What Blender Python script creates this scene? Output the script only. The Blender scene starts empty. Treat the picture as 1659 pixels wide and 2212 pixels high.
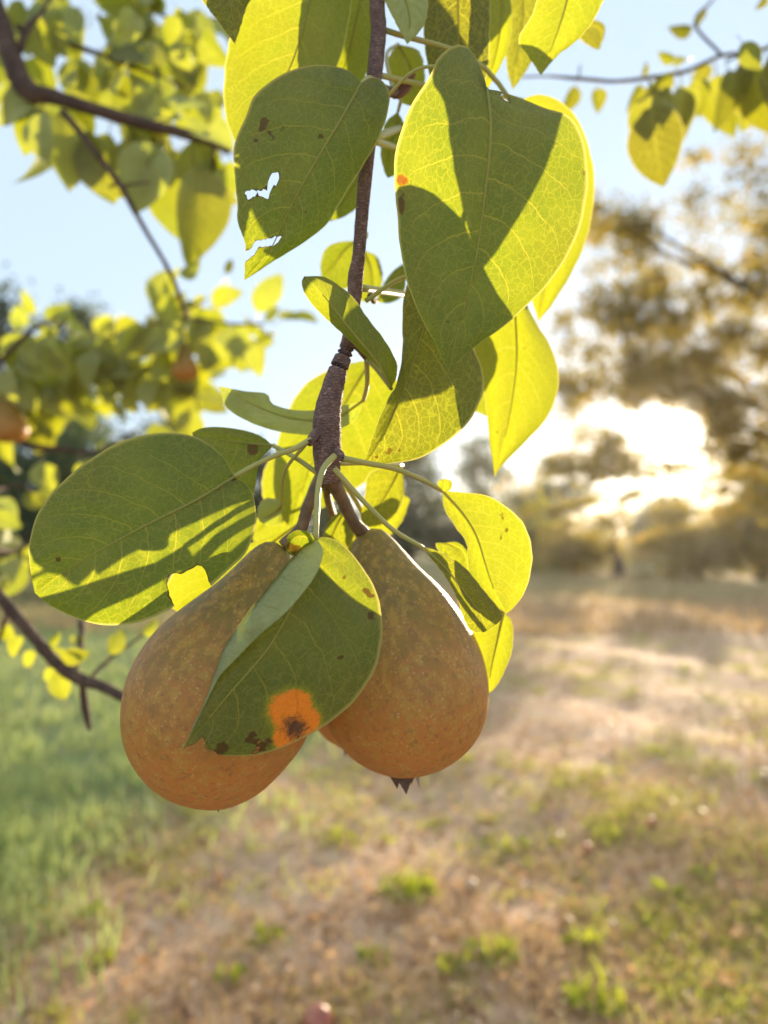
import bpy, math, random
import numpy as np
from mathutils import Vector, Matrix

rnd = random.Random(7)
nrng = np.random.default_rng(11)
S = bpy.context.scene
COL = S.collection

# ------------------------------------------------------------------ camera
F = 26.0 / 36.0 * 2212.0          # focal length in reference units (photo 1659 x 2212)
CX, CY = 829.5, 1106.0
CAM = Vector((0.0, 0.0, 1.10))
PITCH = math.radians(2.47)
cam_d = bpy.data.cameras.new('camera')
cam = bpy.data.objects.new('camera', cam_d)
COL.objects.link(cam)
cam.location = CAM
cam.rotation_euler = (math.radians(90) + PITCH, 0, 0)
cam_d.lens = 26.0
cam_d.sensor_width = 36.0
cam_d.sensor_fit = 'AUTO'
cam_d.clip_start = 0.02
cam_d.clip_end = 2000
cam_d.dof.use_dof = True
cam_d.dof.focus_distance = 0.272
cam_d.dof.aperture_fstop = 6.2
S.camera = cam
S.render.resolution_x, S.render.resolution_y = 768, 1024

# ------------------------------------------------------------------ light
SUN_V = (1455.0, 950.0)
RC = Matrix.Rotation(math.radians(90) + PITCH, 3, 'X')
def ray(x, y):
    return RC @ Vector(((x - CX) / F, (CY - y) / F, -1.0))
def P(x, y, d):
    return CAM + ray(x, y) * d
SUN = ray(*SUN_V).normalized()
SUN_EL = math.asin(SUN.z)
SUN_AZ = math.atan2(SUN.x, SUN.y)

S.view_settings.view_transform = 'Standard'
S.view_settings.look = 'None'
S.view_settings.exposure = 1.36
S.view_settings.gamma = 1.0
S.view_settings.use_curve_mapping = False
S.render.engine = 'CYCLES'
S.cycles.use_denoising = True
S.cycles.max_bounces = 10
S.cycles.diffuse_bounces = 5
S.cycles.transmission_bounces = 6
S.cycles.volume_bounces = 1
S.cycles.caustics_reflective = False
S.cycles.caustics_refractive = False
S.cycles.sample_clamp_indirect = 6.0

W = bpy.data.worlds.new('World')
S.world = W
W.use_nodes = True
wt = W.node_tree
for n in list(wt.nodes): wt.nodes.remove(n)
wo = wt.nodes.new('ShaderNodeOutputWorld')
wb = wt.nodes.new('ShaderNodeBackground')
sky = wt.nodes.new('ShaderNodeTexSky')
sky.sky_type = 'NISHITA'
sky.sun_disc = False
sky.sun_elevation = SUN_EL
sky.sun_rotation = SUN_AZ
sky.altitude = 100
sky.air_density = 1.0
sky.dust_density = 0.4
sky.ozone_density = 2.0
wb.inputs['Strength'].default_value = 0.10
# thin milky high haze over the clear sky: the whole dome is paler than a clean atmosphere
thin = wt.nodes.new('ShaderNodeVectorMath'); thin.operation = 'MULTIPLY_ADD'
thin.inputs[1].default_value = (0.17, 0.17, 0.17)
thin.inputs[2].default_value = (2.55, 3.15, 3.85)
wt.links.new(sky.outputs[0], thin.inputs[0])
# bright aureole close round the sun
wtc = wt.nodes.new('ShaderNodeTexCoord')
wdot = wt.nodes.new('ShaderNodeVectorMath'); wdot.operation = 'DOT_PRODUCT'
wdot.inputs[1].default_value = SUN
wt.links.new(wtc.outputs['Generated'], wdot.inputs[0])
def wmath(op, a, b):
    n = wt.nodes.new('ShaderNodeMath'); n.operation = op
    for i, v in enumerate((a, b)):
        if isinstance(v, (int, float)): n.inputs[i].default_value = v
        else: wt.links.new(v, n.inputs[i])
    return n.outputs[0]
e = wmath('SUBTRACT', wdot.outputs['Value'], 1.0)
core = wmath('MULTIPLY', wmath('EXPONENT', wmath('DIVIDE', e, 2.2e-4), 0.0), 150.0)
halo = wmath('MULTIPLY', wmath('EXPONENT', wmath('DIVIDE', e, 3.0e-3), 0.0), 4.0)
wsum = wt.nodes.new('ShaderNodeVectorMath'); wsum.operation = 'MULTIPLY_ADD'
wt.links.new(wmath('ADD', core, halo), wsum.inputs[0])
wsum.inputs[1].default_value = (1.0, 0.86, 0.66)
wt.links.new(thin.outputs[0], wsum.inputs[2])
wt.links.new(wsum.outputs[0], wb.inputs['Color'])
wt.links.new(wb.outputs[0], wo.inputs['Surface'])

sun_d = bpy.data.lights.new('sun', 'SUN')
sun_o = bpy.data.objects.new('sun', sun_d)
COL.objects.link(sun_o)
sun_d.energy = 5.0
sun_d.angle = math.radians(0.53)
sun_d.color = (1.0, 0.83, 0.60)
sun_o.rotation_euler = (-SUN).to_track_quat('-Z', 'Y').to_euler()

# ------------------------------------------------------------------ node helper
class N:
    """tiny expression helper over shader math nodes"""
    def __init__(s, t, sock): s.t, s.s = t, sock
    def _m(s, op, *a, clamp=False):
        n = s.t.nodes.new('ShaderNodeMath'); n.operation = op; n.use_clamp = clamp
        for i, v in enumerate((s,) + a):
            if isinstance(v, N): s.t.links.new(v.s, n.inputs[i])
            else: n.inputs[i].default_value = float(v)
        return N(s.t, n.outputs[0])
    def __add__(s, o): return s._m('ADD', o)
    __radd__ = __add__
    def __sub__(s, o): return s._m('SUBTRACT', o)
    def __rsub__(s, o): return (s * -1.0) + o
    def __mul__(s, o): return s._m('MULTIPLY', o)
    __rmul__ = __mul__
    def __truediv__(s, o): return s._m('DIVIDE', o)
    def abs(s): return s._m('ABSOLUTE')
    def frac(s): return s._m('FRACT')
    def pow(s, o): return s._m('POWER', o)
    def gt(s, o): return s._m('GREATER_THAN', o)
    def min(s, o): return s._m('MINIMUM', o)
    def max(s, o): return s._m('MAXIMUM', o)
    def clamp(s): return s._m('ADD', 0.0, clamp=True)
    def step(s, a, b):
        n = s.t.nodes.new('ShaderNodeMapRange'); n.interpolation_type = 'SMOOTHSTEP'
        s.t.links.new(s.s, n.inputs[0])
        for i, v in ((1, a), (2, b)):
            if isinstance(v, N): s.t.links.new(v.s, n.inputs[i])
            else: n.inputs[i].default_value = v
        n.inputs[3].default_value = 0; n.inputs[4].default_value = 1
        return N(s.t, n.outputs[0])

class MT:
    def __init__(s, name):
        s.m = bpy.data.materials.new(name); s.m.use_nodes = True
        s.t = s.m.node_tree
        for n in list(s.t.nodes): s.t.nodes.remove(n)
        s.out = s.t.nodes.new('ShaderNodeOutputMaterial')
    def new(s, k, **kw):
        n = s.t.nodes.new(k)
        for a, b in kw.items(): setattr(n, a, b)
        return n
    def set(s, sock, v):
        if isinstance(v, N): s.t.links.new(v.s, sock)
        elif hasattr(v, 'is_output'): s.t.links.new(v, sock)
        else: sock.default_value = v
    def attr(s, name, kind='GEOMETRY', out='Fac'):
        n = s.new('ShaderNodeAttribute', attribute_type=kind, attribute_name=name)
        return N(s.t, n.outputs[out]) if out == 'Fac' else n.outputs[out]
    def noise(s, scale, detail=4, rough=.55, vec=None, out='Fac', dist=0.0):
        n = s.new('ShaderNodeTexNoise'); n.inputs['Scale'].default_value = scale
        n.inputs['Detail'].default_value = detail; n.inputs['Roughness'].default_value = rough
        n.inputs['Distortion'].default_value = dist
        if vec is not None: s.t.links.new(vec, n.inputs['Vector'])
        return N(s.t, n.outputs['Fac']) if out == 'Fac' else n.outputs[out]
    def voro(s, scale, vec=None, feature='F1', out='Distance', rand=1.0):
        n = s.new('ShaderNodeTexVoronoi', feature=feature); n.inputs['Scale'].default_value = scale
        n.inputs['Randomness'].default_value = rand
        if vec is not None: s.t.links.new(vec, n.inputs['Vector'])
        return N(s.t, n.outputs[out])
    def mix(s, f, a, b, mode='MIX'):
        n = s.new('ShaderNodeMix', data_type='RGBA', blend_type=mode)
        s.set(n.inputs[0], f)
        for i, v in ((6, a), (7, b)):
            if hasattr(v, 'is_output'): s.t.links.new(v, n.inputs[i])
            else: n.inputs[i].default_value = (*v, 1.0)
        return n.outputs[2]
    def ramp(s, f, stops):
        n = s.new('ShaderNodeValToRGB')
        e = n.color_ramp.elements
        while len(e) < len(stops): e.new(0.5)
        for k, (p, c) in enumerate(stops):
            e[k].position = p; e[k].color = (*c, 1)
        s.set(n.inputs[0], f)
        return n.outputs[0]
    def coord(s, out='Object'):
        return s.new('ShaderNodeTexCoord').outputs[out]
    def bump(s, h, dist=0.001, strength=1.0):
        n = s.new('ShaderNodeBump'); n.inputs['Distance'].default_value = dist
        n.inputs['Strength'].default_value = strength
        s.set(n.inputs['Height'], h)
        return n.outputs[0]
    def principled(s, base, rough=.5, spec=.5, normal=None, sss=0.0, sssr=(1, .4, .1), ssc=0.01):
        n = s.new('ShaderNodeBsdfPrincipled')
        if hasattr(base, 'is_output'): s.t.links.new(base, n.inputs['Base Color'])
        else: n.inputs['Base Color'].default_value = (*base, 1)
        s.set(n.inputs['Roughness'], rough)
        n.inputs['Specular IOR Level'].default_value = spec
        if sss:
            n.inputs['Subsurface Weight'].default_value = sss
            n.inputs['Subsurface Radius'].default_value = sssr
            n.inputs['Subsurface Scale'].default_value = ssc
        if normal is not None: s.t.links.new(normal, n.inputs['Normal'])
        return n.outputs[0]
    def translucent(s, col, normal=None):
        n = s.new('ShaderNodeBsdfTranslucent')
        if hasattr(col, 'is_output'): s.t.links.new(col, n.inputs[0])
        else: n.inputs[0].default_value = (*col, 1)
        if normal is not None: s.t.links.new(normal, n.inputs['Normal'])
        return n.outputs[0]
    def mixsh(s, f, a, b):
        n = s.new('ShaderNodeMixShader'); s.set(n.inputs[0], f)
        s.t.links.new(a, n.inputs[1]); s.t.links.new(b, n.inputs[2])
        return n.outputs[0]
    def done(s, sh):
        s.t.links.new(sh, s.out.inputs['Surface']); return s.m

# ------------------------------------------------------------------ materials
def leaf_material():
    M = MT('pear_leaf')
    uvn = M.new('ShaderNodeUVMap', uv_map='UVMap')
    cmn = M.new('ShaderNodeUVMap', uv_map='cm')
    sx = M.new('ShaderNodeSeparateXYZ'); M.t.links.new(uvn.outputs[0], sx.inputs[0])
    cx = M.new('ShaderNodeSeparateXYZ'); M.t.links.new(cmn.outputs[0], cx.inputs[0])
    u, vv = N(M.t, sx.outputs[0]), N(M.t, sx.outputs[1])
    acr, alo = N(M.t, cx.outputs[1]), N(M.t, cx.outputs[0])
    oi = M.new('ShaderNodeObjectInfo')
    rand = N(M.t, oi.outputs['Random'])
    # per-leaf offset of the texture space
    off = M.new('ShaderNodeVectorMath', operation='ADD')
    cmb = M.new('ShaderNodeCombineXYZ'); M.set(cmb.inputs[2], rand * 37.0)
    M.t.links.new(cmn.outputs[0], off.inputs[0]); M.t.links.new(cmb.outputs[0], off.inputs[1])
    vec = off.outputs[0]
    warp = M.noise(0.8, 4, .6, vec)
    v = (vv * 2.0 - 1.0).abs()
    side = vv.gt(0.5) * 0.5
    NV = 8.0
    ph = (u - v.pow(1.25) * 0.30) * NV + side + (warp - 0.5) * 0.5
    fr = ph.frac()
    dist = fr.min(1.0 - fr)
    wv = (1.0 - v * 0.70) * 0.044
    vein = (1.0 - dist.step(wv * 0.35, wv)) * (1.0 - v.step(0.72, 0.97) * 0.8)
    mw = (1.0 - u * 0.8) * 0.055
    mid = 1.0 - acr.abs().step(mw * 0.55, mw)
    wvec = M.new('ShaderNodeVectorMath', operation='MULTIPLY_ADD')
    nc = M.noise(2.2, 2, .5, vec, out='Color')
    M.t.links.new(nc, wvec.inputs[0]); wvec.inputs[1].default_value = (.35, .35, .35); M.t.links.new(vec, wvec.inputs[2])
    t1 = 1.0 - M.voro(3.4, wvec.outputs[0], 'DISTANCE_TO_EDGE').step(0.015, 0.075)
    t2 = 1.0 - M.voro(9.5, wvec.outputs[0], 'DISTANCE_TO_EDGE').step(0.02, 0.12)
    veins = (mid.max(vein * 0.9)).max((t1 * 0.55).max(t2 * 0.30))
    strong = mid.max(vein)
    # spots and damage
    spot = (1.0 - M.voro(1.15, vec, 'F1').step(0.055, 0.085)) * M.noise(0.5, 2, .5, vec).step(0.50, 0.60)
    spot2 = (1.0 - M.voro(2.3, vec, 'F1').step(0.04, 0.07)) * M.noise(0.8, 2, .5, vec).step(0.55, 0.65)
    ragged = (M.noise(5.0, 3, .6, vec) - 0.5) * 0.5
    brown = (M.attr('brown') + ragged).step(0.45, 0.6)
    ra = M.attr('rust') + ragged * .7 + (M.noise(14.0, 3, .6, vec) - 0.5) * 0.35
    rust = ra.step(0.40, 0.56)
    halo = ra.step(0.24, 0.44)
    rustc = (M.attr('rustcore') + ragged * 1.2 + (M.noise(16.0, 3, .7, vec) - 0.5) * 0.8).step(0.30, 0.80)
    wear = (spot * 0.75).max(spot2 * 0.5).max(brown * 0.82)
    blotch = M.noise(0.55, 3, .55, vec)
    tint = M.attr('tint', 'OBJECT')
    rv = (rand - 0.5)
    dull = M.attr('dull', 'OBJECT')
    olive = M.noise(0.38, 3, .6, vec).step(.48, .66)
    # reflected colour
    g_up = M.mix(blotch.step(.3, .7), (0.070, 0.088, 0.034), (0.100, 0.118, 0.042))
    g_dn = M.mix(blotch.step(.3, .7), (0.50, 0.52, 0.23), (0.56, 0.57, 0.26))
    geo = M.new('ShaderNodeNewGeometry')
    g = M.mix(N(M.t, geo.outputs['Backfacing']), g_up, g_dn)
    g = M.mix(olive * .40, g, (0.135, 0.112, 0.036))
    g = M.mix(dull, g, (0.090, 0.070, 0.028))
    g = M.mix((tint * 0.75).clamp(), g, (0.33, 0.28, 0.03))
    g = M.mix(veins * 0.34, g, (0.36, 0.36, 0.13))
    g = M.mix(wear, g, (0.085, 0.045, 0.018))
    g = M.mix(halo * .7, g, (0.42, 0.36, 0.03))
    g = M.mix(rust, g, (0.92, 0.24, 0.010))
    g = M.mix(rustc, g, (0.13, 0.055, 0.02))
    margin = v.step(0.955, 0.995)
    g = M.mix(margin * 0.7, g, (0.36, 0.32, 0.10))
    # transmitted colour
    tr = M.mix(blotch.step(.3, .7), (0.285, 0.365, 0.005), (0.375, 0.425, 0.007))
    tr = M.mix(olive * .35, tr, (0.30, 0.26, 0.008))
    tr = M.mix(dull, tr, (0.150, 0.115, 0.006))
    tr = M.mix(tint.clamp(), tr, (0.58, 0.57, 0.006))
    tr = M.mix(t2 * 0.38, tr, (0.48, 0.50, 0.02))
    tr = M.mix(t1 * 0.50, tr, (0.58, 0.57, 0.025))
    tr = M.mix(strong * 0.80, tr, (0.68, 0.60, 0.04))
    tr = M.mix(wear, tr, (0.16, 0.05, 0.006))
    tr = M.mix(rust, tr, (0.95, 0.33, 0.01))
    tr = M.mix(rustc, tr, (0.12, 0.04, 0.01))
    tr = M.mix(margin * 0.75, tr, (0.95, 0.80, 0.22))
    grain = M.noise(42.0, 2, .6, vec)
    hgt = strong * -0.6 + t1 * -0.30 + t2 * -0.12 + grain * 0.12
    nrm = M.bump(hgt, 0.0006, 0.8)
    pr = M.principled(g, rough=0.35 + blotch * 0.12, spec=0.38, normal=nrm)
    ts = M.translucent(tr)
    return M.done(M.mixsh(0.50 - rust * 0.40, pr, ts))

def simple_leaf_material(name, refl, trans, yel, k=0.5):
    """foliage whose leaves are small in the picture: tint differs from leaf to leaf"""
    M = MT(name)
    geo = M.new('ShaderNodeNewGeometry')
    r = N(M.t, geo.outputs['Random Per Island'])
    a = M.mix(r.step(0, 1) * 0.8, refl, tuple(c * 1.7 for c in refl))
    a = M.mix(r.step(.8, 1.0) * .6, a, (yel[0] * .5, yel[1] * .5, yel[2] * .5))
    b = M.mix(r.step(0, 1), trans, tuple(c * 1.3 for c in trans))
    b = M.mix(r.step(.75, 1.0) * .7, b, yel)
    return M.done(M.mixsh(k, M.principled(a, .5, .3), M.translucent(b)))

def bark_material(name, c1, c2, scale, bd=0.001):
    M = MT(name)
    co = M.coord()
    n1 = M.noise(scale, 6, .65, co); n2 = M.noise(scale * .25, 3, .5, co)
    mp = M.new('ShaderNodeMapping'); mp.inputs['Scale'].default_value = (1, 1, 2.5); M.t.links.new(co, mp.inputs[0])
    vo = M.voro(scale * 0.9, mp.outputs[0], 'DISTANCE_TO_EDGE')
    c = M.mix((n1 * .6 + n2 * .5).step(.35, .75), c1, c2)
    c = M.mix((1.0 - vo.step(0.0, 0.12)) * .5, c, tuple(x * .45 for x in c1))
    lent = 1.0 - M.voro(scale * .55, co).step(.08, .14)
    c = M.mix(lent * .5, c, tuple(min(1, x * 2.2) for x in c2))
    nr = M.bump(n1 + vo.step(0, .2) * .6, bd, 1.0)
    return M.done(M.principled(c, .75, .25, nr))

def pear_material():
    M = MT('russet_pear_skin')
    co = M.coord()
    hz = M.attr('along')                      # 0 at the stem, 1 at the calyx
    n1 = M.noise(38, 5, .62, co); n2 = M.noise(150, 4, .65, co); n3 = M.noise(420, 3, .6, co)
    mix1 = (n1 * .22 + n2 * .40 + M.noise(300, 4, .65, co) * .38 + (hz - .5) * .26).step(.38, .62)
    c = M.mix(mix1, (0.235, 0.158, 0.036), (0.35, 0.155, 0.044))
    c = M.mix((hz + (n1 - .5) * .5).step(.22, .85) * .75, c, (0.58, 0.205, 0.038))  # orange lower end: skin colour, with warm ground bounce painted in
    c = M.mix(n3.step(.50, .72) * .30, c, (0.19, 0.105, 0.042))
    mot = M.noise(290, 5, .7, co)
    c = M.mix((mot * .7 + n2 * .3).step(.46, .60) * .55, c, (0.47, 0.285, 0.050))
    c = M.mix(M.noise(210, 4, .7, co).step(.54, .66) * .40, c, (0.215, 0.105, 0.045))
    c = M.mix((1.0 - n1).step(.50, .70) * .16, c, (0.23, 0.11, 0.055))
    lent = (1.0 - M.voro(520, co).step(.10, .40)) * n2.step(.40, .60)
    c = M.mix(lent * .42, c, (0.62, 0.44, 0.15))
    dark = (1.0 - M.voro(34, co).step(.05, .10)) * M.noise(16, 2, .5, co).step(.55, .62)
    c = M.mix(dark * .8, c, (0.13, 0.065, 0.03))
    nr = M.bump(n2 * .5 + n3 * .5 + lent * .3, 0.0004, 0.6)
    return M.done(M.principled(c, .50, .24, nr, sss=.08, sssr=(1, .45, .12), ssc=.004))

def plain(name, c, rough=.6, c2=None, scale=60, spec=.4):
    M = MT(name)
    if c2: c = M.mix(M.noise(scale, 4, .6, M.coord()).step(.35, .65), c, c2)
    return M.done(M.principled(c, rough, spec))

def ground_material():
    M = MT('dry_ground')
    co = M.coord()
    n0 = M.noise(0.9, 5, .6, co); n1 = M.noise(5, 6, .65, co); n2 = M.noise(26, 5, .65, co); n3 = M.noise(90, 3, .6, co)
    c = M.mix((n1 * .6 + n2 * .4).step(.36, .64), (0.47, 0.27, 0.15), (0.74, 0.48, 0.29))
    c = M.mix(n0.step(.50, .64) * .7, c, (0.68, 0.43, 0.26))
    c = M.mix(n3.step(.5, .7) * .5, c, (0.18, 0.105, 0.06))
    c = M.mix(M.noise(11, 4, .6, co).step(.56, .68) * .45, c, (0.24, 0.14, 0.08))
    green = M.attr('green')
    gc = M.mix(n2.step(.3, .7), (0.16, 0.21, 0.070), (0.30, 0.31, 0.115))
    c = M.mix((green + (n1 - .5) * .7).step(.3, .7), c, gc)
    c = M.mix((n1 * .5 + n0 * .5).step(.52, .62) * .45, c, (0.30, 0.27, 0.09))
    c = M.mix((M.attr('bare') + (n1 - .5) * .9).step(.45, .85) * .6, c, (0.66, 0.45, 0.29))
    nr = M.bump(n1 * .5 + n2 * .35 + n3 * .15, 0.02, 0.8)
    return M.done(M.principled(c, .9, .15, nr))

def blade_material(name, lo, hi, tr, k=.35):
    M = MT(name)
    geo = M.new('ShaderNodeNewGeometry'); r = N(M.t, geo.outputs['Random Per Island'])
    c = M.mix(r, lo, hi)
    return M.done(M.mixsh(k, M.principled(c, .55, .25), M.translucent(tr)))

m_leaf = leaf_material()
m_bark = bark_material('young_pear_bark', (0.135, 0.072, 0.056), (0.29, 0.170, 0.130), 420, .0006)
m_bark2 = bark_material('pear_bark', (0.085, 0.050, 0.036), (0.20, 0.12, 0.08), 160, .002)
m_trunk = bark_material('tree_bark', (0.07, 0.05, 0.035), (0.16, 0.11, 0.08), 14, .02)
m_stalk = plain('leaf_stalk', (0.36, 0.34, 0.085), .42, (0.44, 0.35, 0.10), 150)
m_midrib = blade_material('leaf_midrib', (0.42, 0.40, 0.12), (0.46, 0.42, 0.13), (0.70, 0.62, 0.10), .5)
m_stem = plain('pear_stem', (0.13, 0.075, 0.040), .6, (0.22, 0.13, 0.06), 200)
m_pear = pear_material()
m_calyx = plain('dry_calyx', (0.09, 0.05, 0.035), .8, (0.15, 0.09, 0.05), 300)
m_dead = plain('dead_leaf', (0.16, 0.06, 0.03), .7, (0.24, 0.10, 0.05), 120)
m_ground = ground_material()
m_dry = blade_material('dry_grass', (0.40, 0.26, 0.13), (0.68, 0.50, 0.28), (0.55, 0.38, 0.17))
m_green = blade_material('green_grass', (0.20, 0.28, 0.10), (0.46, 0.48, 0.19), (0.52, 0.58, 0.18))
m_tuft = blade_material('tuft_grass', (0.24, 0.27, 0.05), (0.52, 0.48, 0.15), (0.56, 0.56, 0.08), .5)
m_weed = blade_material('weed_leaf', (0.16, 0.21, 0.035), (0.30, 0.33, 0.06), (0.52, 0.56, 0.04), .5)
m_litter = blade_material('leaf_litter', (0.16, 0.075, 0.040), (0.66, 0.48, 0.30), (0.50, 0.30, 0.12), .4)
m_red = plain('red_fruit_skin', (0.40, 0.085, 0.060), .35, (0.50, 0.20, 0.11), 40)
m_tan = plain('tan_fruit_skin', (0.50, 0.30, 0.16), .45, (0.60, 0.42, 0.25), 60)
m_stone = plain('pale_stone', (0.42, 0.36, 0.29), .85, (0.55, 0.48, 0.40), 40)
m_tree_near = simple_leaf_material('orchard_foliage', (0.085, 0.070, 0.022), (0.44, 0.34, 0.025), (0.66, 0.32, 0.05))
m_tree_far = simple_leaf_material('distant_foliage', (0.024, 0.046, 0.020), (0.080, 0.120, 0.020), (0.20, 0.19, 0.03), .4)
m_tree_gold = simple_leaf_material('golden_foliage', (0.070, 0.085, 0.020), (0.38, 0.36, 0.02), (0.6, 0.42, 0.03))

# ------------------------------------------------------------------ object helpers
WL = {}          # world location of each built object
def link(name, mesh, parent=None, loc=(0, 0, 0)):
    o = bpy.data.objects.new(name, mesh)
    COL.objects.link(o)
    loc = Vector(loc)
    WL[o.name] = loc
    if parent is not None:
        o.parent = parent
        o.location = loc - WL[parent.name]
    else:
        o.location = loc
    return o
def thing(name, loc, label, cat, group=None):
    o = link(name, None, None, loc); o.empty_display_size = .05
    return tag(o, label, cat, group)
def tag(o, label, cat, group=None):
    o['label'] = label; o['category'] = cat
    if group: o['group'] = group
    return o
def mesh(name, v, f, mat, smooth=True, org=(0, 0, 0)):
    me = bpy.data.meshes.new(name)
    v = np.asarray(v, dtype=float).reshape(-1, 3) - np.asarray(org, dtype=float)
    me.from_pydata(v.tolist(), [], f)
    if mat: me.materials.append(mat)
    if smooth: me.polygons.foreach_set('use_smooth', [True] * len(me.polygons))
    me.update()
    return me
def crom(pts, n):
    """resample a polyline (k,dim) as a Catmull-Rom curve at n+1 even stations"""
    p = np.asarray(pts, dtype=float)
    if len(p) == 2: return p[0] + (p[1] - p[0]) * np.linspace(0, 1, n + 1)[:, None]
    q = np.vstack([2 * p[0] - p[1], p, 2 * p[-1] - p[-2]])
    out = []
    for i in range(1, len(q) - 2):
        a, b, c, d = q[i - 1:i + 3]
        for t in np.linspace(0, 1, 24, endpoint=False):
            out.append(.5 * (2 * b + (c - a) * t + (2 * a - 5 * b + 4 * c - d) * t * t + (3 * b - a - 3 * c + d) * t ** 3))
    out.append(q[-2]); out = np.array(out)
    L = np.concatenate([[0], np.cumsum(np.linalg.norm(np.diff(out[:, :2], axis=0), axis=1) + 1e-9)])
    s = np.linspace(0, L[-1], n + 1)
    return np.stack([np.interp(s, L, out[:, k]) for k in range(out.shape[1])], 1)
def crom3(pts, n):
    p = np.asarray(pts, dtype=float)
    if len(p) == 2: return p[0] + (p[1] - p[0]) * np.linspace(0, 1, n + 1)[:, None]
    q = np.vstack([2 * p[0] - p[1], p, 2 * p[-1] - p[-2]])
    out = []
    k = max(2, n // (len(p) - 1))
    for i in range(1, len(q) - 2):
        a, b, c, d = q[i - 1:i + 3]
        for t in np.linspace(0, 1, k, endpoint=False):
            out.append(.5 * (2 * b + (c - a) * t + (2 * a - 5 * b + 4 * c - d) * t * t + (3 * b - a - 3 * c + d) * t ** 3))
    out.append(q[-2])
    return np.array(out)
def tube_geo(pts, rad, n=16, seg=8, knob=0.0, cap=True):
    """a tapered bent tube through 3D points; rad per point"""
    pr = np.array([list(p) + [r] for p, r in zip(pts, rad)], dtype=float)
    c = crom3(pr, n)
    P3, R = c[:, :3], c[:, 3]
    V, Fc = [], []
    T = np.gradient(P3, axis=0); T /= np.linalg.norm(T, axis=1)[:, None] + 1e-12
    a = np.array([0.31, 0.2, 0.93])
    for i in range(len(P3)):
        x = np.cross(T[i], a); x /= np.linalg.norm(x) + 1e-12
        y = np.cross(T[i], x)
        for k in range(seg):
            th = 2 * math.pi * k / seg
            r = R[i] * (1 + knob * (nrng.random() - .5))
            V.append(P3[i] + (x * math.cos(th) + y * math.sin(th)) * r)
    for i in range(len(P3) - 1):
        for k in range(seg):
            k2 = (k + 1) % seg
            Fc.append([i * seg + k, i * seg + k2, (i + 1) * seg + k2, (i + 1) * seg + k])
    if cap:
        Fc.append([k for k in range(seg)][::-1])
        Fc.append([(len(P3) - 1) * seg + k for k in range(seg)])
    return V, Fc
def join(geos):
    V, Fc = [], []
    for v, f in geos:
        o = len(V); V += [tuple(x) for x in v]; Fc += [[i + o for i in q] for q in f]
    return V, Fc
def vtube(name, pts, mat, parent, n=20, seg=10, knob=0.0):
    """tube whose points are (x, y, depth, width) as measured in the photograph, turned into metres"""
    p3 = [P(x, y, d) for x, y, d, w in pts]
    rad = [w * .5 * d / F for x, y, d, w in pts]
    g = tube_geo(p3, rad, n, seg, knob)
    return link(name, mesh(name, *g, mat, org=p3[0]), parent, p3[0])

def inpoly(x, y, poly):
    r = False; j = len(poly) - 1
    for i in range(len(poly)):
        xi, yi = poly[i]; xj, yj = poly[j]
        if (yi > y) != (yj > y) and x < (xj - xi) * (y - yi) / (yj - yi) + xi: r = not r
        j = i
    return r

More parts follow.
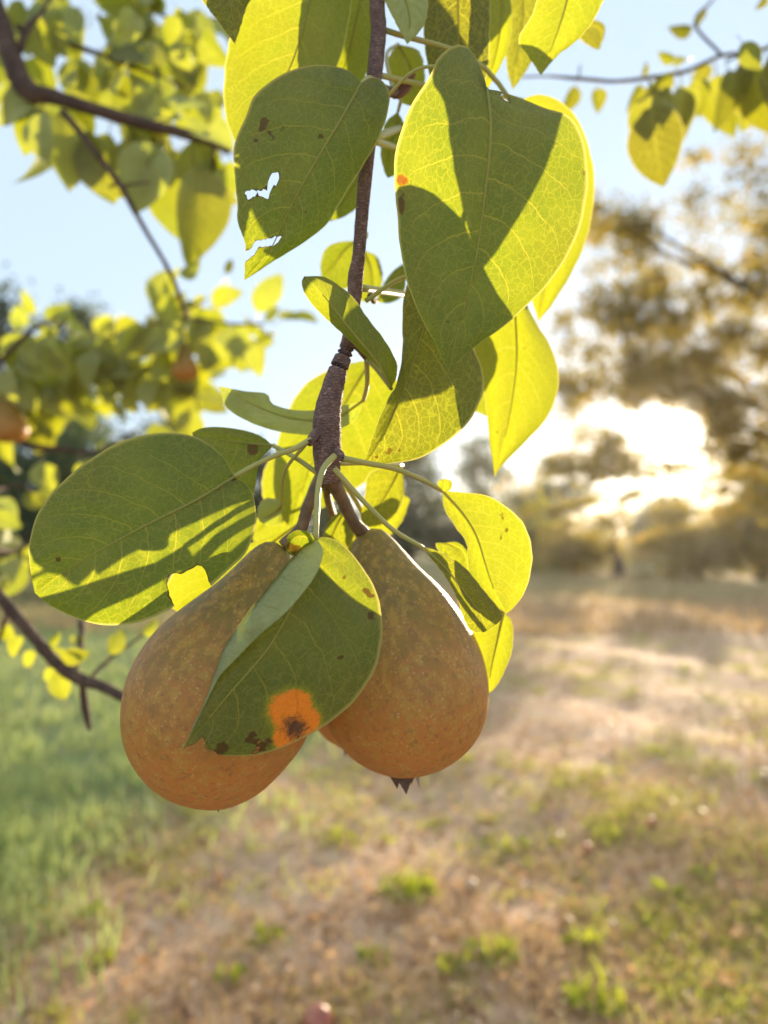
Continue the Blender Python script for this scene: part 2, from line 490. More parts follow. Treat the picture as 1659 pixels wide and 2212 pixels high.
# ------------------------------------------------------------------ near leaves, traced one by one
def near_leaf(parent, d, mid, left, right, n=30, m=11, bulge=0.15, edge=(0.0, 0.0), flap=None, holes=(), rust=None,
              brown=(), tint=0.0, under=False, label=None, stalk=None, wave=0.0, seed=0, ripple=1.2, rib=True, stalk_w=9):
    """leaf from its midrib and its two margins (each base to tip); depths in centimetres behind d"""
    def c3(pts, extra=0.0):
        q = [(p[0], p[1], (p[2] if len(p) > 2 else None)) for p in pts]
        return q
    def fill(pts, ends=None):
        a = np.array([[p[0], p[1]] for p in pts], float)
        dz = np.array([p[2] if len(p) > 2 else np.nan for p in pts], float)
        L = np.concatenate([[0], np.cumsum(np.linalg.norm(np.diff(a, axis=0), axis=1))])
        ok = ~np.isnan(dz)
        if not ok.any(): dz[:] = 0.0
        else: dz = np.interp(L, L[ok], dz[ok])
        return np.column_stack([a, dz])
    rg = np.random.default_rng(seed + 5)
    Mc = crom(fill(mid), n)
    md = Mc[:, 2]
    def edgec(pts, off):
        c = crom(fill([Mc[0]] + [tuple(p) for p in pts] + [Mc[-1]] if False else [mid[0]] + list(pts) + [mid[-1]]), n)
        has = any(len(p) > 2 for p in pts)
        t = np.linspace(0, 1, n + 1)
        if not has: c[:, 2] = md + off * np.sin(math.pi * np.clip(t, 0, 1)) ** .6
        ph = rg.random(3) * 6.28
        c[1:-1, 2] += wave * np.sin(t * 9 + ph[0])[1:-1]
        j = (np.sin(t * 61 + ph[1]) * .5 + rg.random(n + 1) - .5) * ripple
        c[1:-1, 0] += j[1:-1]
        return c
    Lc, Rc = edgec(left, edge[0]), edgec(right, edge[1])
    cols, vs = [], []
    ph = rg.random() * 6
    for j in range(-m, m + 1):
        t = abs(j) / m
        E = Lc if j < 0 else Rc
        c = Mc + (E - Mc) * t
        uu = np.linspace(0, 1, n + 1)
        wid = np.linalg.norm((E - Mc)[:, :2], axis=1) * d / F * 100
        c[:, 2] -= bulge * 4 * t * (1 - t) * np.minimum(1, wid)
        c[:, 2] += .03 * np.sin((uu - .2 * t ** 1.35) * 8 * 6.283 + (3.14 if j > 0 else 0) + ph) * t * (1 - t) * 4 * np.minimum(1, wid)
        cols.append(c); vs.append(.5 + .5 * j / m)
    if flap is not None:
        sidef, fl = flap
        fm = crom(fill([mid[0]] + list(fl) + [mid[-1]]), n)
        E = Lc if sidef == 'L' else Rc
        extra = []
        for j in range(1, 7):
            t = j / 6
            c = E + (fm - E) * t
            c[:, 2] -= 0.38 * math.sin(math.pi * t * .5) * np.minimum(1, np.linalg.norm((fm - E)[:, :2], axis=1) / 40)
            extra.append(c)
        if sidef == 'L':
            cols = extra[::-1] + cols; vs = [0.25 * 1.0 for _ in extra] + vs
            vs[:6] = [0.0 + 0.0 * k + (0.02 if k == 0 else .12) for k in range(6)]
        else:
            cols = cols + extra; vs = vs + [.88] * 5 + [.98]
    A = np.stack(cols, 1)                   # (n+1, cols, 3)
    nc = A.shape[1]
    flat = A.reshape(-1, 3)
    if holes:
        # pull the vertices round each hole on to its ragged rim
        gi = np.arange((n + 1) * nc).reshape(n + 1, nc)
        quads = np.stack([gi[:-1, :-1], gi[:-1, 1:], gi[1:, 1:], gi[1:, :-1]], -1).reshape(-1, 4)
        cen = flat[quads].mean(1)
        rims = [crom([(x + 0.0, y + 0.0) for x, y in list(h) + [h[0]]], 90) for h in holes]
        holes = [[(p[0] + rg.normal() * 1.0, p[1] + rg.normal() * 1.0) for p in r_] for r_ in rims]
        dead = np.array([any(inpoly(c[0], c[1], h) for h in holes) for c in cen])
        vd, vk = np.zeros(len(flat), bool), np.zeros(len(flat), bool)
        vd[quads[dead].ravel()] = True; vk[quads[~dead].ravel()] = True
        rim = np.vstack([np.array(h) for h in holes])
        for i in np.nonzero(vd & vk)[0]:
            dd = np.hypot(rim[:, 0] - flat[i, 0], rim[:, 1] - flat[i, 1]); q = int(np.argmin(dd))
            if dd[q] < 14: flat[i, :2] = rim[q]
        deadset = set(map(int, np.nonzero(dead)[0]))
    V3 = np.array([P(x, y, d + z / 100.0) for x, y, z in flat])
    org = V3[nc // 2]
    org = np.array(P(mid[0][0], mid[0][1], d + fill(mid)[0, 2] / 100))
    Fc = []
    for i in range(n):
        for j in range(nc - 1):
            q = [i * nc + j, i * nc + j + 1, (i + 1) * nc + j + 1, (i + 1) * nc + j]
            if holes and (i * (nc - 1) + j) in deadset: continue
            Fc.append(q)
    # which way it faces: the upper side (or the under side) towards the viewer
    ctr = len(Fc) // 2
    q = Fc[ctr]; a, b, c = V3[q[0]], V3[q[1]], V3[q[2]]
    sm = 0.0
    for qq in Fc[::7]:
        a, b, c = V3[qq[0]], V3[qq[1]], V3[qq[2]]
        sm += float(np.dot(np.cross(b - a, c - a), np.array(CAM) - a))
    if (sm < 0) != under: Fc = [qq[::-1] for qq in Fc]
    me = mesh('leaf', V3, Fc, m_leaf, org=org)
    # uv: along / across, and in centimetres
    n0 = nc
    mi = int(np.argmin(np.abs(np.array(vs) - .5) + (0 if flap is None else 0)))
    G = V3.reshape(n + 1, nc, 3)
    alo = np.concatenate([[0], np.cumsum(np.linalg.norm(np.diff(G[:, mi], axis=0), axis=1))]) * 100
    acr = np.zeros((n + 1, nc))
    for j in range(mi + 1, nc): acr[:, j] = acr[:, j - 1] + np.linalg.norm(G[:, j] - G[:, j - 1], axis=1) * 100
    for j in range(mi - 1, -1, -1): acr[:, j] = acr[:, j + 1] - np.linalg.norm(G[:, j] - G[:, j + 1], axis=1) * 100
    U = np.repeat(np.linspace(0, 1, n + 1)[:, None], nc, 1).ravel()
    Vv = np.tile(np.array(vs), n + 1)
    AL = np.repeat(alo[:, None], nc, 1).ravel(); AC = acr.ravel()
    li = np.zeros(len(me.loops), int); me.loops.foreach_get('vertex_index', li)
    u1 = me.uv_layers.new(name='UVMap'); u1.data.foreach_set('uv', np.column_stack([U[li], Vv[li]]).ravel())
    u2 = me.uv_layers.new(name='cm'); u2.data.foreach_set('uv', np.column_stack([AL[li], AC[li]]).ravel())
    def pattr(name, val):
        at = me.attributes.new(name, 'FLOAT', 'POINT'); at.data.foreach_set('value', val)
    bv = np.zeros(len(flat))
    for (x, y, r) in brown:
        bv = np.maximum(bv, 1.1 - np.hypot(flat[:, 0] - x, flat[:, 1] - y) / r * .6)
    for h in holes:
        hp = np.array(h)
        dd = np.min(np.hypot(flat[:, 0][:, None] - hp[:, 0][None], flat[:, 1][:, None] - hp[:, 1][None]), axis=1)
        bv = np.maximum(bv, .62 - dd / 9.0)
    pattr('brown', bv)
    rv, rc = np.zeros(len(flat)), np.zeros(len(flat))
    if rust:
        for (x, y, r) in rust[0]: rv = np.maximum(rv, 1.0 - np.hypot(flat[:, 0] - x, flat[:, 1] - y) / r * .5)
        for (x, y, r) in rust[1]: rc = np.maximum(rc, 1.0 - np.hypot(flat[:, 0] - x, flat[:, 1] - y) / r * .5)
    pattr('rust', rv); pattr('rustcore', rc)
    o = link('leaf', me, parent, org)
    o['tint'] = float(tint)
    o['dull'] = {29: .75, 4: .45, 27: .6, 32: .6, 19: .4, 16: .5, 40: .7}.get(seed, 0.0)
    if label: o['label'] = label
    if rib:
        # raised midrib, a slender tapered tube sunk half into the blade
        pts = [V3[i * nc + mi] for i in range(0, int(n * .88), 2)]
        pts = [np.array(p) + (np.array(CAM) - np.array(p)) / np.linalg.norm(np.array(CAM) - np.array(p)) * .00025 for p in pts]
        rad = np.linspace(.00062, .00018, len(pts))
        g = tube_geo(pts, rad, len(pts) * 2, 6)
        link('midrib', mesh('midrib', *g, m_midrib, org=org), o, org)
    if stalk:
        pts = [P(x, y, dd) for x, y, dd in stalk]
        rad = np.linspace(stalk_w * .62, stalk_w * .5, len(pts)) * d / F
        g = tube_geo(pts, rad, 18, 8)
        link('leaf_stalk', mesh('leaf_stalk', *g, m_stalk, org=org), o, org)
    return o

# ================================================================== large structure: ground, air
def green_line(Y):
    return np.interp(Y, [0, 2.27, 3.35, 5.76, 11.3, 30, 200], [-2.3, -1.15, -0.66, 0.55, 1.2, -4, -60])
def gz(x, y):
    return 0.020 * math.sin(x * 1.7 + 1.3) * math.cos(y * 1.3) + 0.012 * math.sin(x * 4.1 + y * 3.3) + 0.006 * math.sin(9 * x - 7 * y)
def G(x, y):
    """where the line of sight through a point of the photograph meets the ground"""
    r = ray(x, y); t = -CAM.z / r.z
    p = CAM + r * t
    return Vector((p.x, p.y, gz(p.x, p.y)))
def build_ground():
    ys = np.concatenate([np.arange(-4, 0.6, .3), np.arange(.6, 8, .05), np.arange(8, 20, .25), np.geomspace(20, 420, 40)])
    xs = np.concatenate([-np.geomspace(6, 420, 40)[::-1], np.arange(-5.9, 5.95, .06), np.geomspace(6, 420, 40)])
    X, Y = np.meshgrid(xs, ys)
    Z = 0.020 * np.sin(X * 1.7 + 1.3) * np.cos(Y * 1.3) + 0.012 * np.sin(X * 4.1 + Y * 3.3) + 0.006 * np.sin(9 * X - 7 * Y)
    nx = len(xs)
    V = np.stack([X, Y, Z], -1).reshape(-1, 3)
    Fc = [[i * nx + j, i * nx + j + 1, (i + 1) * nx + j + 1, (i + 1) * nx + j] for i in range(len(ys) - 1) for j in range(nx - 1)]
    me = mesh('ground', V, Fc, m_ground)
    gl = green_line(V[:, 1])
    gv = np.clip((gl - V[:, 0]) / 1.1 + .45, 0, 1)
    far = np.clip((V[:, 1] - 9) / 6, 0, 1) * .55
    gv = np.maximum(gv, far)
    at = me.attributes.new('green', 'FLOAT', 'POINT'); at.data.foreach_set('value', gv)
    pv = np.zeros(len(V))
    for (x, y, ra, rb) in ((60, 2050, .26, .10), (420, 1960, .24, .12), (1620, 2120, .16, .08), (700, 1930, .3, .10), (620, 1800, .25, .15)):
        c = G(x, y); pv = np.maximum(pv, 1.2 - np.hypot((V[:, 0] - c.x) / ra, (V[:, 1] - c.y) / rb) * .7)
    at = me.attributes.new('bare', 'FLOAT', 'POINT'); at.data.foreach_set('value', np.clip(pv, 0, 1))
    o = link('ground', me); o['kind'] = 'structure'
build_ground()

def build_haze():
    x, z0, z1 = 440.0, -1.0, 15.5
    V = [(-x, -x, z0), (x, -x, z0), (x, x, z0), (-x, x, z0), (-x, -x, z1), (x, -x, z1), (x, x, z1), (-x, x, z1)]
    Fc = [[3, 2, 1, 0], [4, 5, 6, 7], [0, 1, 5, 4], [1, 2, 6, 5], [2, 3, 7, 6], [3, 0, 4, 7]]
    M = MT('evening_haze')
    v = M.new('ShaderNodeVolumePrincipled')
    v.inputs['Color'].default_value = (0.98, 0.92, 0.86, 1)
    v.inputs['Density'].default_value = 0.0006
    v.inputs['Anisotropy'].default_value = 0.70
    M.t.links.new(v.outputs[0], M.out.inputs['Volume'])
    o = link('haze', mesh('haze', V, Fc, M.m, smooth=False)); o['kind'] = 'stuff'
build_haze()
# ------------------------------------------------------------------ trees beyond the grass
def sun_gap(p):
    """true where a leaf would stand between the low sun and the pear branches (a real gap in these crowns lets that light in)"""
    for y0 in (.27, .9, 1.4):
        if p[1] <= y0 + 1: continue
        k = (p[1] - y0) / SUN.y
        x = p[0] - SUN.x * k; z = p[2] - SUN.z * k
        if -1.0 < x < .32 and .92 < z < 1.62: return True
    return False
def quad_mesh(name, Q, mat):
    """Q: (k,4,3) loose quads"""
    k = len(Q)
    me = bpy.data.meshes.new(name)
    me.vertices.add(4 * k); me.loops.add(4 * k); me.polygons.add(k)
    me.vertices.foreach_set('co', Q.reshape(-1).astype(np.float32))
    me.loops.foreach_set('vertex_index', np.arange(4 * k, dtype=np.int32))
    me.polygons.foreach_set('loop_start', np.arange(0, 4 * k, 4, dtype=np.int32))
    me.materials.append(mat); me.update(calc_edges=True)
    return me
def crown_mesh(name, clumps, n_leaf, size, mat, gap=.95, flat=.75, rs=None):
    rg = rs or nrng
    out = []
    for (cx, cy, cz, r) in clumps:
        k = int(n_leaf * r * r)
        d = rg.normal(size=(k, 3)); d /= np.linalg.norm(d, axis=1)[:, None]
        d = d * (rg.random(k)[:, None] ** .5) * r * .8 + rg.normal(size=(k, 3)) * r * .42
        d[:, 2] *= flat
        pts = d + np.array([cx, cy, cz])
        ax = rg.normal(size=(k, 3)); ax[:, 2] -= .8; ax /= np.linalg.norm(ax, axis=1)[:, None]
        bx = np.cross(ax, rg.normal(size=(k, 3))); bx /= np.linalg.norm(bx, axis=1)[:, None]
        sz = (size * (.6 + .8 * rg.random(k)))[:, None]
        keep = pts[:, 2] > .1
        g = np.zeros(k, bool)
        for y0 in (.27, .9, 1.4):
            q = (pts[:, 1] - y0) / SUN.y
            x = pts[:, 0] - SUN.x * q + rg.normal(size=k) * .09; z = pts[:, 2] - SUN.z * q + rg.normal(size=k) * .09
            x += .13 * np.sin(pts[:, 2] * 5.0 + 1.0); z += .12 * np.sin(pts[:, 0] * 4.3)
            g |= (x > (-.66 if y0 < .5 else -1.15)) & (x < (.60 if y0 < .5 else .05)) & (z > (.68 if y0 < .5 else .90)) & (z < (1.86 if y0 < .5 else 1.95))
        # the same low light reaches the grass through ragged openings
        q = pts[:, 2] / SUN.z
        gx = pts[:, 0] - SUN.x * q; gy = pts[:, 1] - SUN.y * q
        open_ = np.sin(gx * 1.5 + gy * .55 + 1.0) + .8 * np.sin(gx * 3.7 - gy * 1.1 + 2.0) + .5 * np.sin(gx * 7.1 + gy * 1.9) + np.where(gy < 7, 1.15, .5) > 0
        g |= open_ & (gy > .8) & (gy < 15) & (gx > -4) & (gx < 5)
        keep &= ~(g & (rg.random(k) < gap))
        a = ax * sz; b = bx * sz * .36
        out.append(np.stack([pts, pts + a * .45 + b, pts + a, pts + a * .45 - b], 1)[keep])
    return quad_mesh(name, np.concatenate(out), mat)
def tree(px, dist, height, label, mat, crown, n_leaf, size, trunk_r=.2, limbs=5, group='trees along the far edge of the grass', seed=0, gap=.95):
    """crown: list of clumps (dx, dy, z, r) round the trunk"""
    r0 = ray(px, 1175); base = Vector((r0.x / r0.y * dist, dist, 0))
    t = thing('tree', base, label, 'tree', group)
    rg = np.random.default_rng(seed)
    pts = [base + Vector((0, 0, -.3)), base + Vector((.1, 0, height * .25)), base + Vector((-.1, .1, height * .55)), base + Vector((.1, 0, height * .86))]
    g = tube_geo(pts, [trunk_r * 1.25, trunk_r * .85, trunk_r * .5, trunk_r * .12], 12, 9)
    link('trunk', mesh('trunk', *g, m_trunk, org=base), t, base)
    cl = [(base.x + a, base.y + b, c, r) for a, b, c, r in crown]
    big = sorted(cl, key=lambda c: -c[3])[:limbs]
    for c in big:
        z0 = min(c[2] * .6, height * .5)
        s = base + Vector((0, 0, z0))
        e = Vector((c[0], c[1], c[2]))
        g = tube_geo([s, (s + e) * .5 + Vector((0, 0, -.15)), e], [trunk_r * .45, trunk_r * .28, trunk_r * .08], 8, 6)
        link('limb', mesh('limb', *g, m_trunk, org=base), t, base)
    me = crown_mesh('crown', cl, n_leaf, size, mat, gap, rs=rg)
    me.transform(Matrix.Translation(-base))
    link('crown', me, t, base)
    return t
def rclumps(n, w, dp, z0, z1, r, seed, taper=.6):
    rg = np.random.default_rng(seed); out = []
    for i in range(n):
        h = rg.random(); z = z0 + (z1 - z0) * h
        k = (1 - taper * h ** 1.5)
        a = rg.random() * 6.283; q = rg.random() ** .6
        out.append((math.cos(a) * w * q * k, math.sin(a) * dp * q * k, z, r * (.7 + .6 * rg.random()) * (1 - .3 * h)))
    return out

def vclumps(spots, base_px, dist, r, n, seed, spread_y=1.5):
    """clumps sampled inside quads of the picture at a tree's distance, relative to its foot"""
    rg = np.random.default_rng(seed); r0 = ray(base_px, 1175); bx = r0.x / r0.y * dist
    out = []
    for (x0, y0, x1, y1, k) in spots:
        for _ in range(k):
            dy = (rg.random() - .5) * 2 * spread_y
            d = ray(x0 + (x1 - x0) * rg.random(), y0 + (y1 - y0) * rg.random()); t = (dist + dy) / d.y
            p = CAM + d * t
            out.append((p.x - bx, dy, p.z, r * (.5 + .9 * rg.random())))
    return out
# the orchard tree the sun shines through, its boughs reaching in from the right
tree(2050, 13.5, 9.5, 'wide orchard tree whose leafy boughs hang across the upper right', m_tree_near,
     vclumps([(1480, 330, 1900, 560, 26), (1400, 560, 1900, 780, 62), (1290, 590, 1480, 700, 12), (1280, 480, 1420, 560, 5), (1200, 690, 1480, 880, 44), (1480, 740, 1900, 960, 46), (1300, 830, 1430, 930, 14), (1430, 850, 1580, 1000, 26), (1560, 960, 1900, 1120, 24), (1200, 420, 1480, 700, 10)],
             2050, 13.5, .36, 1, 31, 1.6), 1350, .088, .24, 10, seed=1, gap=.985)
tree(1330, 25, 1.9, 'rounded tree with reddish backlit crown standing below and left of the sun', m_tree_near,
     vclumps([(1170, 990, 1360, 1210, 40), (1270, 930, 1450, 1090, 26), (1110, 1060, 1300, 1220, 22), (1330, 1060, 1480, 1210, 24)], 1330, 25, .62, 1, 32, 2.0), 420, .15, .22, 0, seed=2, gap=.985)
tree(1640, 23, 5.0, 'low drooping tree at the right beneath the sun gap', m_tree_near,
     vclumps([(1460, 1080, 1700, 1225, 44), (1540, 1010, 1760, 1150, 26), (1420, 1130, 1560, 1230, 14)], 1640, 23, .6, 1, 33, 1.8), 420, .14, .2, 5, seed=3, gap=.985)
tree(1150, 29, 4.2, 'low golden bush-like tree at the end of the dry path', m_tree_gold,
     vclumps([(1040, 1070, 1230, 1230, 34), (1160, 1150, 1320, 1235, 14)], 1150, 29, .62, 1, 34, 1.5), 320, .16, .16, 4, seed=4, gap=.9)
tree(-40, 15, 5.0, 'dense dark tree low at the left edge behind the bitten leaf', m_tree_far,
     vclumps([(-260, 900, 200, 1270, 46), (120, 1000, 260, 1270, 12)], -40, 15, .5, 1, 35, 1.2), 520, .12, .2, 5, seed=5, gap=.5)
# dark wood behind, tree by tree
for i, (px, dist, top, w, lab) in enumerate([
        (-60, 30, 590, 4.0, 'tall dark tree rising against the sky behind the left pear branches'),
        (150, 33, 620, 3.2, 'dark feathery tree next to the tallest one at the left'),
        (360, 44, 880, 3.6, 'dark tree behind the big bitten leaf'),
        (520, 42, 930, 3.6, 'dark tree directly left of the hanging twig'),
        (690, 46, 900, 4.0, 'dim green tree behind the pear stems'),
        (880, 44, 870, 3.6, 'dim tree with sky gaps just right of the pear stems'),
        (1030, 47, 930, 3.6, 'hazy tree between the pear leaves and the sun'),
        (1210, 52, 1000, 4.6, 'faint hazy tree left of the sun behind the rounded one'),
        (1450, 54, 1070, 5.0, 'faint hazy tree straight below the sun'),
        (1680, 50, 1010, 5.0, 'faint hazy tree at the right edge of the field'),
        (-330, 34, 700, 5.0, 'dark tree past the left edge of the wood')]):
    h = 1.1 + (1175 - top) / 1597.0 * dist
    tree(px, dist, h, lab, m_tree_far, rclumps(44, w, w * .6, .3, h * .93, 1.15 if h < 9 else 1.3, 60 + i, .75), 150, .26, .3, 5, seed=80 + i, gap=.97)

# ================================================================== the hanging twig with its leaves
O = P(815, -120, .30)
twig = thing('pear_branch', O, 'brown hanging twig carrying large sharp green leaves above two pears', 'branch')
vtube('stem', [(825, -140, .33, 34), (815, 0, .318, 34), (818, 70, .315, 34), (808, 170, .31, 34), (797, 300, .306, 32), (783, 450, .303, 29), (775, 550, .301, 28), (768, 600, .301, 34),
      (765, 650, .30, 30), (752, 740, .298, 32), (730, 800, .295, 42), (716, 850, .293, 50), (707, 900, .292, 60), (706, 960, .292, 62), (708, 1010, .292, 56), (715, 1045, .292, 44)],
      m_bark, twig, 90, 16, .07)
vtube('spur', [(755, 735, .299, 20), (775, 750, .302, 20), (792, 772, .308, 16)], m_bark, twig, 8, 8, .1)
vtube('spur', [(690, 930, .290, 22), (676, 945, .286, 22), (668, 958, .283, 16)], m_bark, twig, 8, 8, .1)
vtube('spur', [(725, 975, .288, 22), (735, 985, .284, 22), (742, 992, .282, 14)], m_bark, twig, 8, 8, .1)
vtube('spur', [(800, 640, .304, 16), (810, 650, .31, 12)], m_bark, twig, 4, 8, .1)
vtube('spur', [(815, 190, .314, 26), (850, 200, .33, 20), (872, 190, .34, 14)], m_bark, twig, 8, 8, .1)
g = near_leaf
# L1 the big half-shaded leaf
g(twig, .268, [(1052, 192, .5), (1060, 260, 0), (1057, 340, -.2), (1045, 440, -.2), (1033, 530, 0), (1010, 640, .2), (985, 730, .4), (969, 801, .6)],
  [(1040, 150, .9), (1012, 103, 1.2), (985, 97, 1.1), (948, 122, .9), (928, 165, .7), (882, 240, .4), (852, 345, .3), (857, 450, .2), (868, 560, .2), (893, 650, .3), (938, 740, .5)],
  [(1085, 198, .7), (1130, 214, .9), (1180, 234, 1.0), (1234, 254, .9), (1262, 310, .7), (1270, 380, .6), (1262, 455, .4), (1238, 530, .3), (1182, 616, .3), (1090, 703, .4), (1035, 742, .5), (995, 775, .55)],
  n=44, m=15, bulge=.12, holes=[[(1078, 198), (1090, 200), (1101, 215), (1093, 219), (1082, 208)]], brown=[(866, 440, 12), (862, 465, 9), (868, 415, 9)],
  rust=([(868, 390, 13)], [(870, 388, 3)]), label='largest leaf, half in sun and half in shadow, base curled up', seed=1,
  stalk=[(792, 250, .307), (830, 215, .30), (900, 150, .292), (985, 150, .284), (1052, 193, .2735)], stalk_w=7)
# L2 yellow leaf behind it
g(twig, .383, [(1128, 215), (1175, 300), (1200, 430), (1195, 560), (1163, 694)],
  [(1104, 240), (1085, 320), (1082, 392), (1106, 440), (1122, 525), (1142, 622)],
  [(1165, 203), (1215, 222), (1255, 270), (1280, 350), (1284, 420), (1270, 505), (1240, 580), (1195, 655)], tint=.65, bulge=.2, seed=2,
  label='yellow sunlit leaf behind the largest leaf', stalk=[(808, 160, .313), (950, 190, .345), (1128, 216, .383)])
# L3 dark holed leaf
g(twig, .288, [(780, 180, .8), (735, 260, .2), (690, 335, 0), (650, 405, 0), (615, 475, .2), (580, 545, .5), (528, 606, .9)],
  [(748, 150, .9), (690, 140, .8), (640, 148, .7), (590, 172, .5), (548, 210, .4), (528, 260, .3), (507, 310, .2), (506, 370, .2), (512, 430, .2), (514, 480, .3), (530, 530, .5), (528, 560, .7)],
  [(800, 168, .9), (824, 172, .9), (842, 205, .8), (836, 250, .7), (815, 305, .7), (780, 365, .7), (742, 425, .6), (705, 485, .6), (650, 528, .6), (590, 565, .7)],
  n=56, m=17, bulge=.18, holes=[[(529, 416), (545, 410), (560, 413), (572, 408), (580, 417), (578, 431), (569, 424), (550, 424), (537, 430)],
   [(578, 395), (585, 380), (592, 372), (603, 378), (600, 396), (588, 404), (582, 415), (576, 408)],
   [(512, 548), (538, 541), (552, 522), (575, 516), (598, 512), (608, 510), (600, 524), (585, 532), (562, 534), (550, 549), (527, 566), (505, 580)]],
  brown=[(571, 262, 10), (566, 277, 9), (694, 295, 8), (555, 305, 7), (590, 300, 7), (612, 280, 7), (580, 285, 6)], label='dark shaded leaf with insect holes and a torn tip', seed=3,
  stalk=[(806, 172, .308), (795, 168, .301), (780, 181, .296)])
# L4 lower centre leaf
g(twig, .300, [(945, 600, .4), (916, 703, .2), (872, 841, 0), (819, 960, .2), (784, 1007, .4)],
  [(890, 600, .2), (870, 660, -.3), (869, 755, -.6), (857, 826, -.7), (838, 863, -.6), (816, 912, -.4)],
  [(985, 640, .7), (1010, 720, .9), (1044, 806, .9), (1040, 860, .8), (1010, 915, .7), (958, 960, .6), (905, 990, .5), (858, 999, .4)],
  n=40, m=13, bulge=.15, brown=[(840, 975, 8), (815, 985, 6)], label='drooping olive leaf left of the sun glare, folded along its rib', seed=4,
  stalk=[(790, 650, .302), (870, 600, .305), (945, 600, .304)])
# L5 yellow hanging leaf at the right
g(twig, .350, [(1108, 588), (1112, 660), (1116, 780), (1100, 900), (1069, 1031)],
  [(1060, 545), (1010, 528), (986, 555), (990, 640), (1020, 740), (1046, 850), (1056, 940)],
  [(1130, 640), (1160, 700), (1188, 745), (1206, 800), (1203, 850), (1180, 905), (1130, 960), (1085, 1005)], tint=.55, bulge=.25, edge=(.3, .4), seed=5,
  label='yellow green leaf hanging with its tip down beside the sun glare', stalk=[(816, 60, .316), (1050, 150, .34), (1165, 380, .352), (1108, 588, .35)])
# L6 small folded leaf crossing the twig
g(twig, .283, [(846, 841, 1.6), (816, 785, .9), (752, 706, .2), (700, 640, .2), (657, 597, .5)],
  [(859, 795, 1.5), (836, 742, 1.2), (797, 691, .9), (767, 647, .7), (737, 620, .6), (700, 598, .6)],
  [(825, 803, 1.4), (790, 770, 1.0), (741, 722, .5), (704, 688, .5), (668, 650, .6), (652, 615, .6)],
  n=34, m=10, bulge=.08, holes=[[(838, 722), (843, 722), (850, 735), (848, 744), (841, 736)]], brown=[(655, 598, 6)], tint=.12,
  label='narrow folded leaf slanting across the twig', seed=6, stalk=[(790, 772, .308), (815, 800, .303), (846, 841, .299)])
# L7 pale underside
g(twig, .325, [(785, 865, -.5), (720, 905, 0), (640, 905, 0), (560, 880, .2), (473, 834, .6)],
  [(770, 905), (725, 930), (680, 940), (600, 932), (535, 910), (490, 880)],
  [(760, 872), (700, 884), (640, 886), (590, 873), (575, 850), (530, 845)], under=True, bulge=.1, seed=7,
  label='pale grey green leaf seen from below behind the twig', stalk=[(792, 775, .308), (793, 830, .312), (785, 865, .32)])
# L7b broad leaf behind
g(twig, .385, [(805, 775), (740, 880), (670, 1010), (628, 1145)],
  [(720, 795), (650, 840), (606, 930), (590, 1030), (600, 1100)],
  [(862, 830), (866, 920), (846, 985), (806, 1031), (700, 1095), (655, 1122)], tint=.12, seed=8, bulge=.2,
  label='broad bright leaf filling the space behind the twig end', stalk=[(792, 774, .308), (800, 770, .34), (805, 776, .385)])
# L8 big left leaf with the bite
g(twig, .262, [(505, 1030, 1.6), (420, 1082, .8), (300, 1142, 0), (180, 1210, -.6), (75, 1280, -.8)],
  [(480, 985, 1.6), (425, 945, 1.3), (350, 935, .9), (260, 955, .3), (170, 1010, -.3), (100, 1080, -.7), (67, 1150, -.9), (64, 1220, -.9)],
  [(537, 1052, 1.9), (553, 1095, 1.9), (550, 1145, 1.7), (530, 1195, 1.4), (490, 1235, 1.1), (430, 1285, .7), (365, 1318, .3), (300, 1345, 0), (220, 1350, -.3), (150, 1330, -.6), (100, 1302, -.8)],
  n=56, m=17, bulge=.18, holes=[[(452, 1262), (446, 1238), (440, 1226), (430, 1221), (418, 1228), (408, 1226), (398, 1238), (384, 1240), (372, 1238), (362, 1254), (364, 1275), (370, 1292), (376, 1306), (420, 1330), (480, 1300)]],
  brown=[(126, 1208, 7), (503, 1033, 8)], label='broad rounded leaf with a bite out of its lower edge and a sunlit stripe', seed=9,
  stalk=[(672, 948, .284), (640, 968, .282), (595, 984, .281), (550, 1005, .280), (505, 1030, .278)], stalk_w=11)
# L9 bright leaf behind the bite
g(twig, .350, [(655, 1124), (570, 1185), (475, 1255), (392, 1328)],
  [(640, 1140), (580, 1160), (500, 1187), (430, 1206), (375, 1236), (356, 1295)],
  [(662, 1150), (600, 1195), (530, 1230), (490, 1275), (440, 1315)], tint=.4, seed=10, label='bright yellow leaf showing through the bite',
  stalk=[(700, 1000, .296), (670, 1060, .32), (655, 1124, .35)])
# L8b darker leaf above it
g(twig, .312, [(590, 962), (540, 958), (480, 950), (415, 935)], [(560, 940), (520, 928), (470, 922), (435, 925)], [(560, 1000), (545, 1080), (510, 1110), (440, 1010)], seed=11,
  brown=[(545, 970, 14)], stalk=[(690, 1025, .294), (640, 990, .30), (590, 962, .312)], label='dark leaf with a brown spot above the rounded leaf')
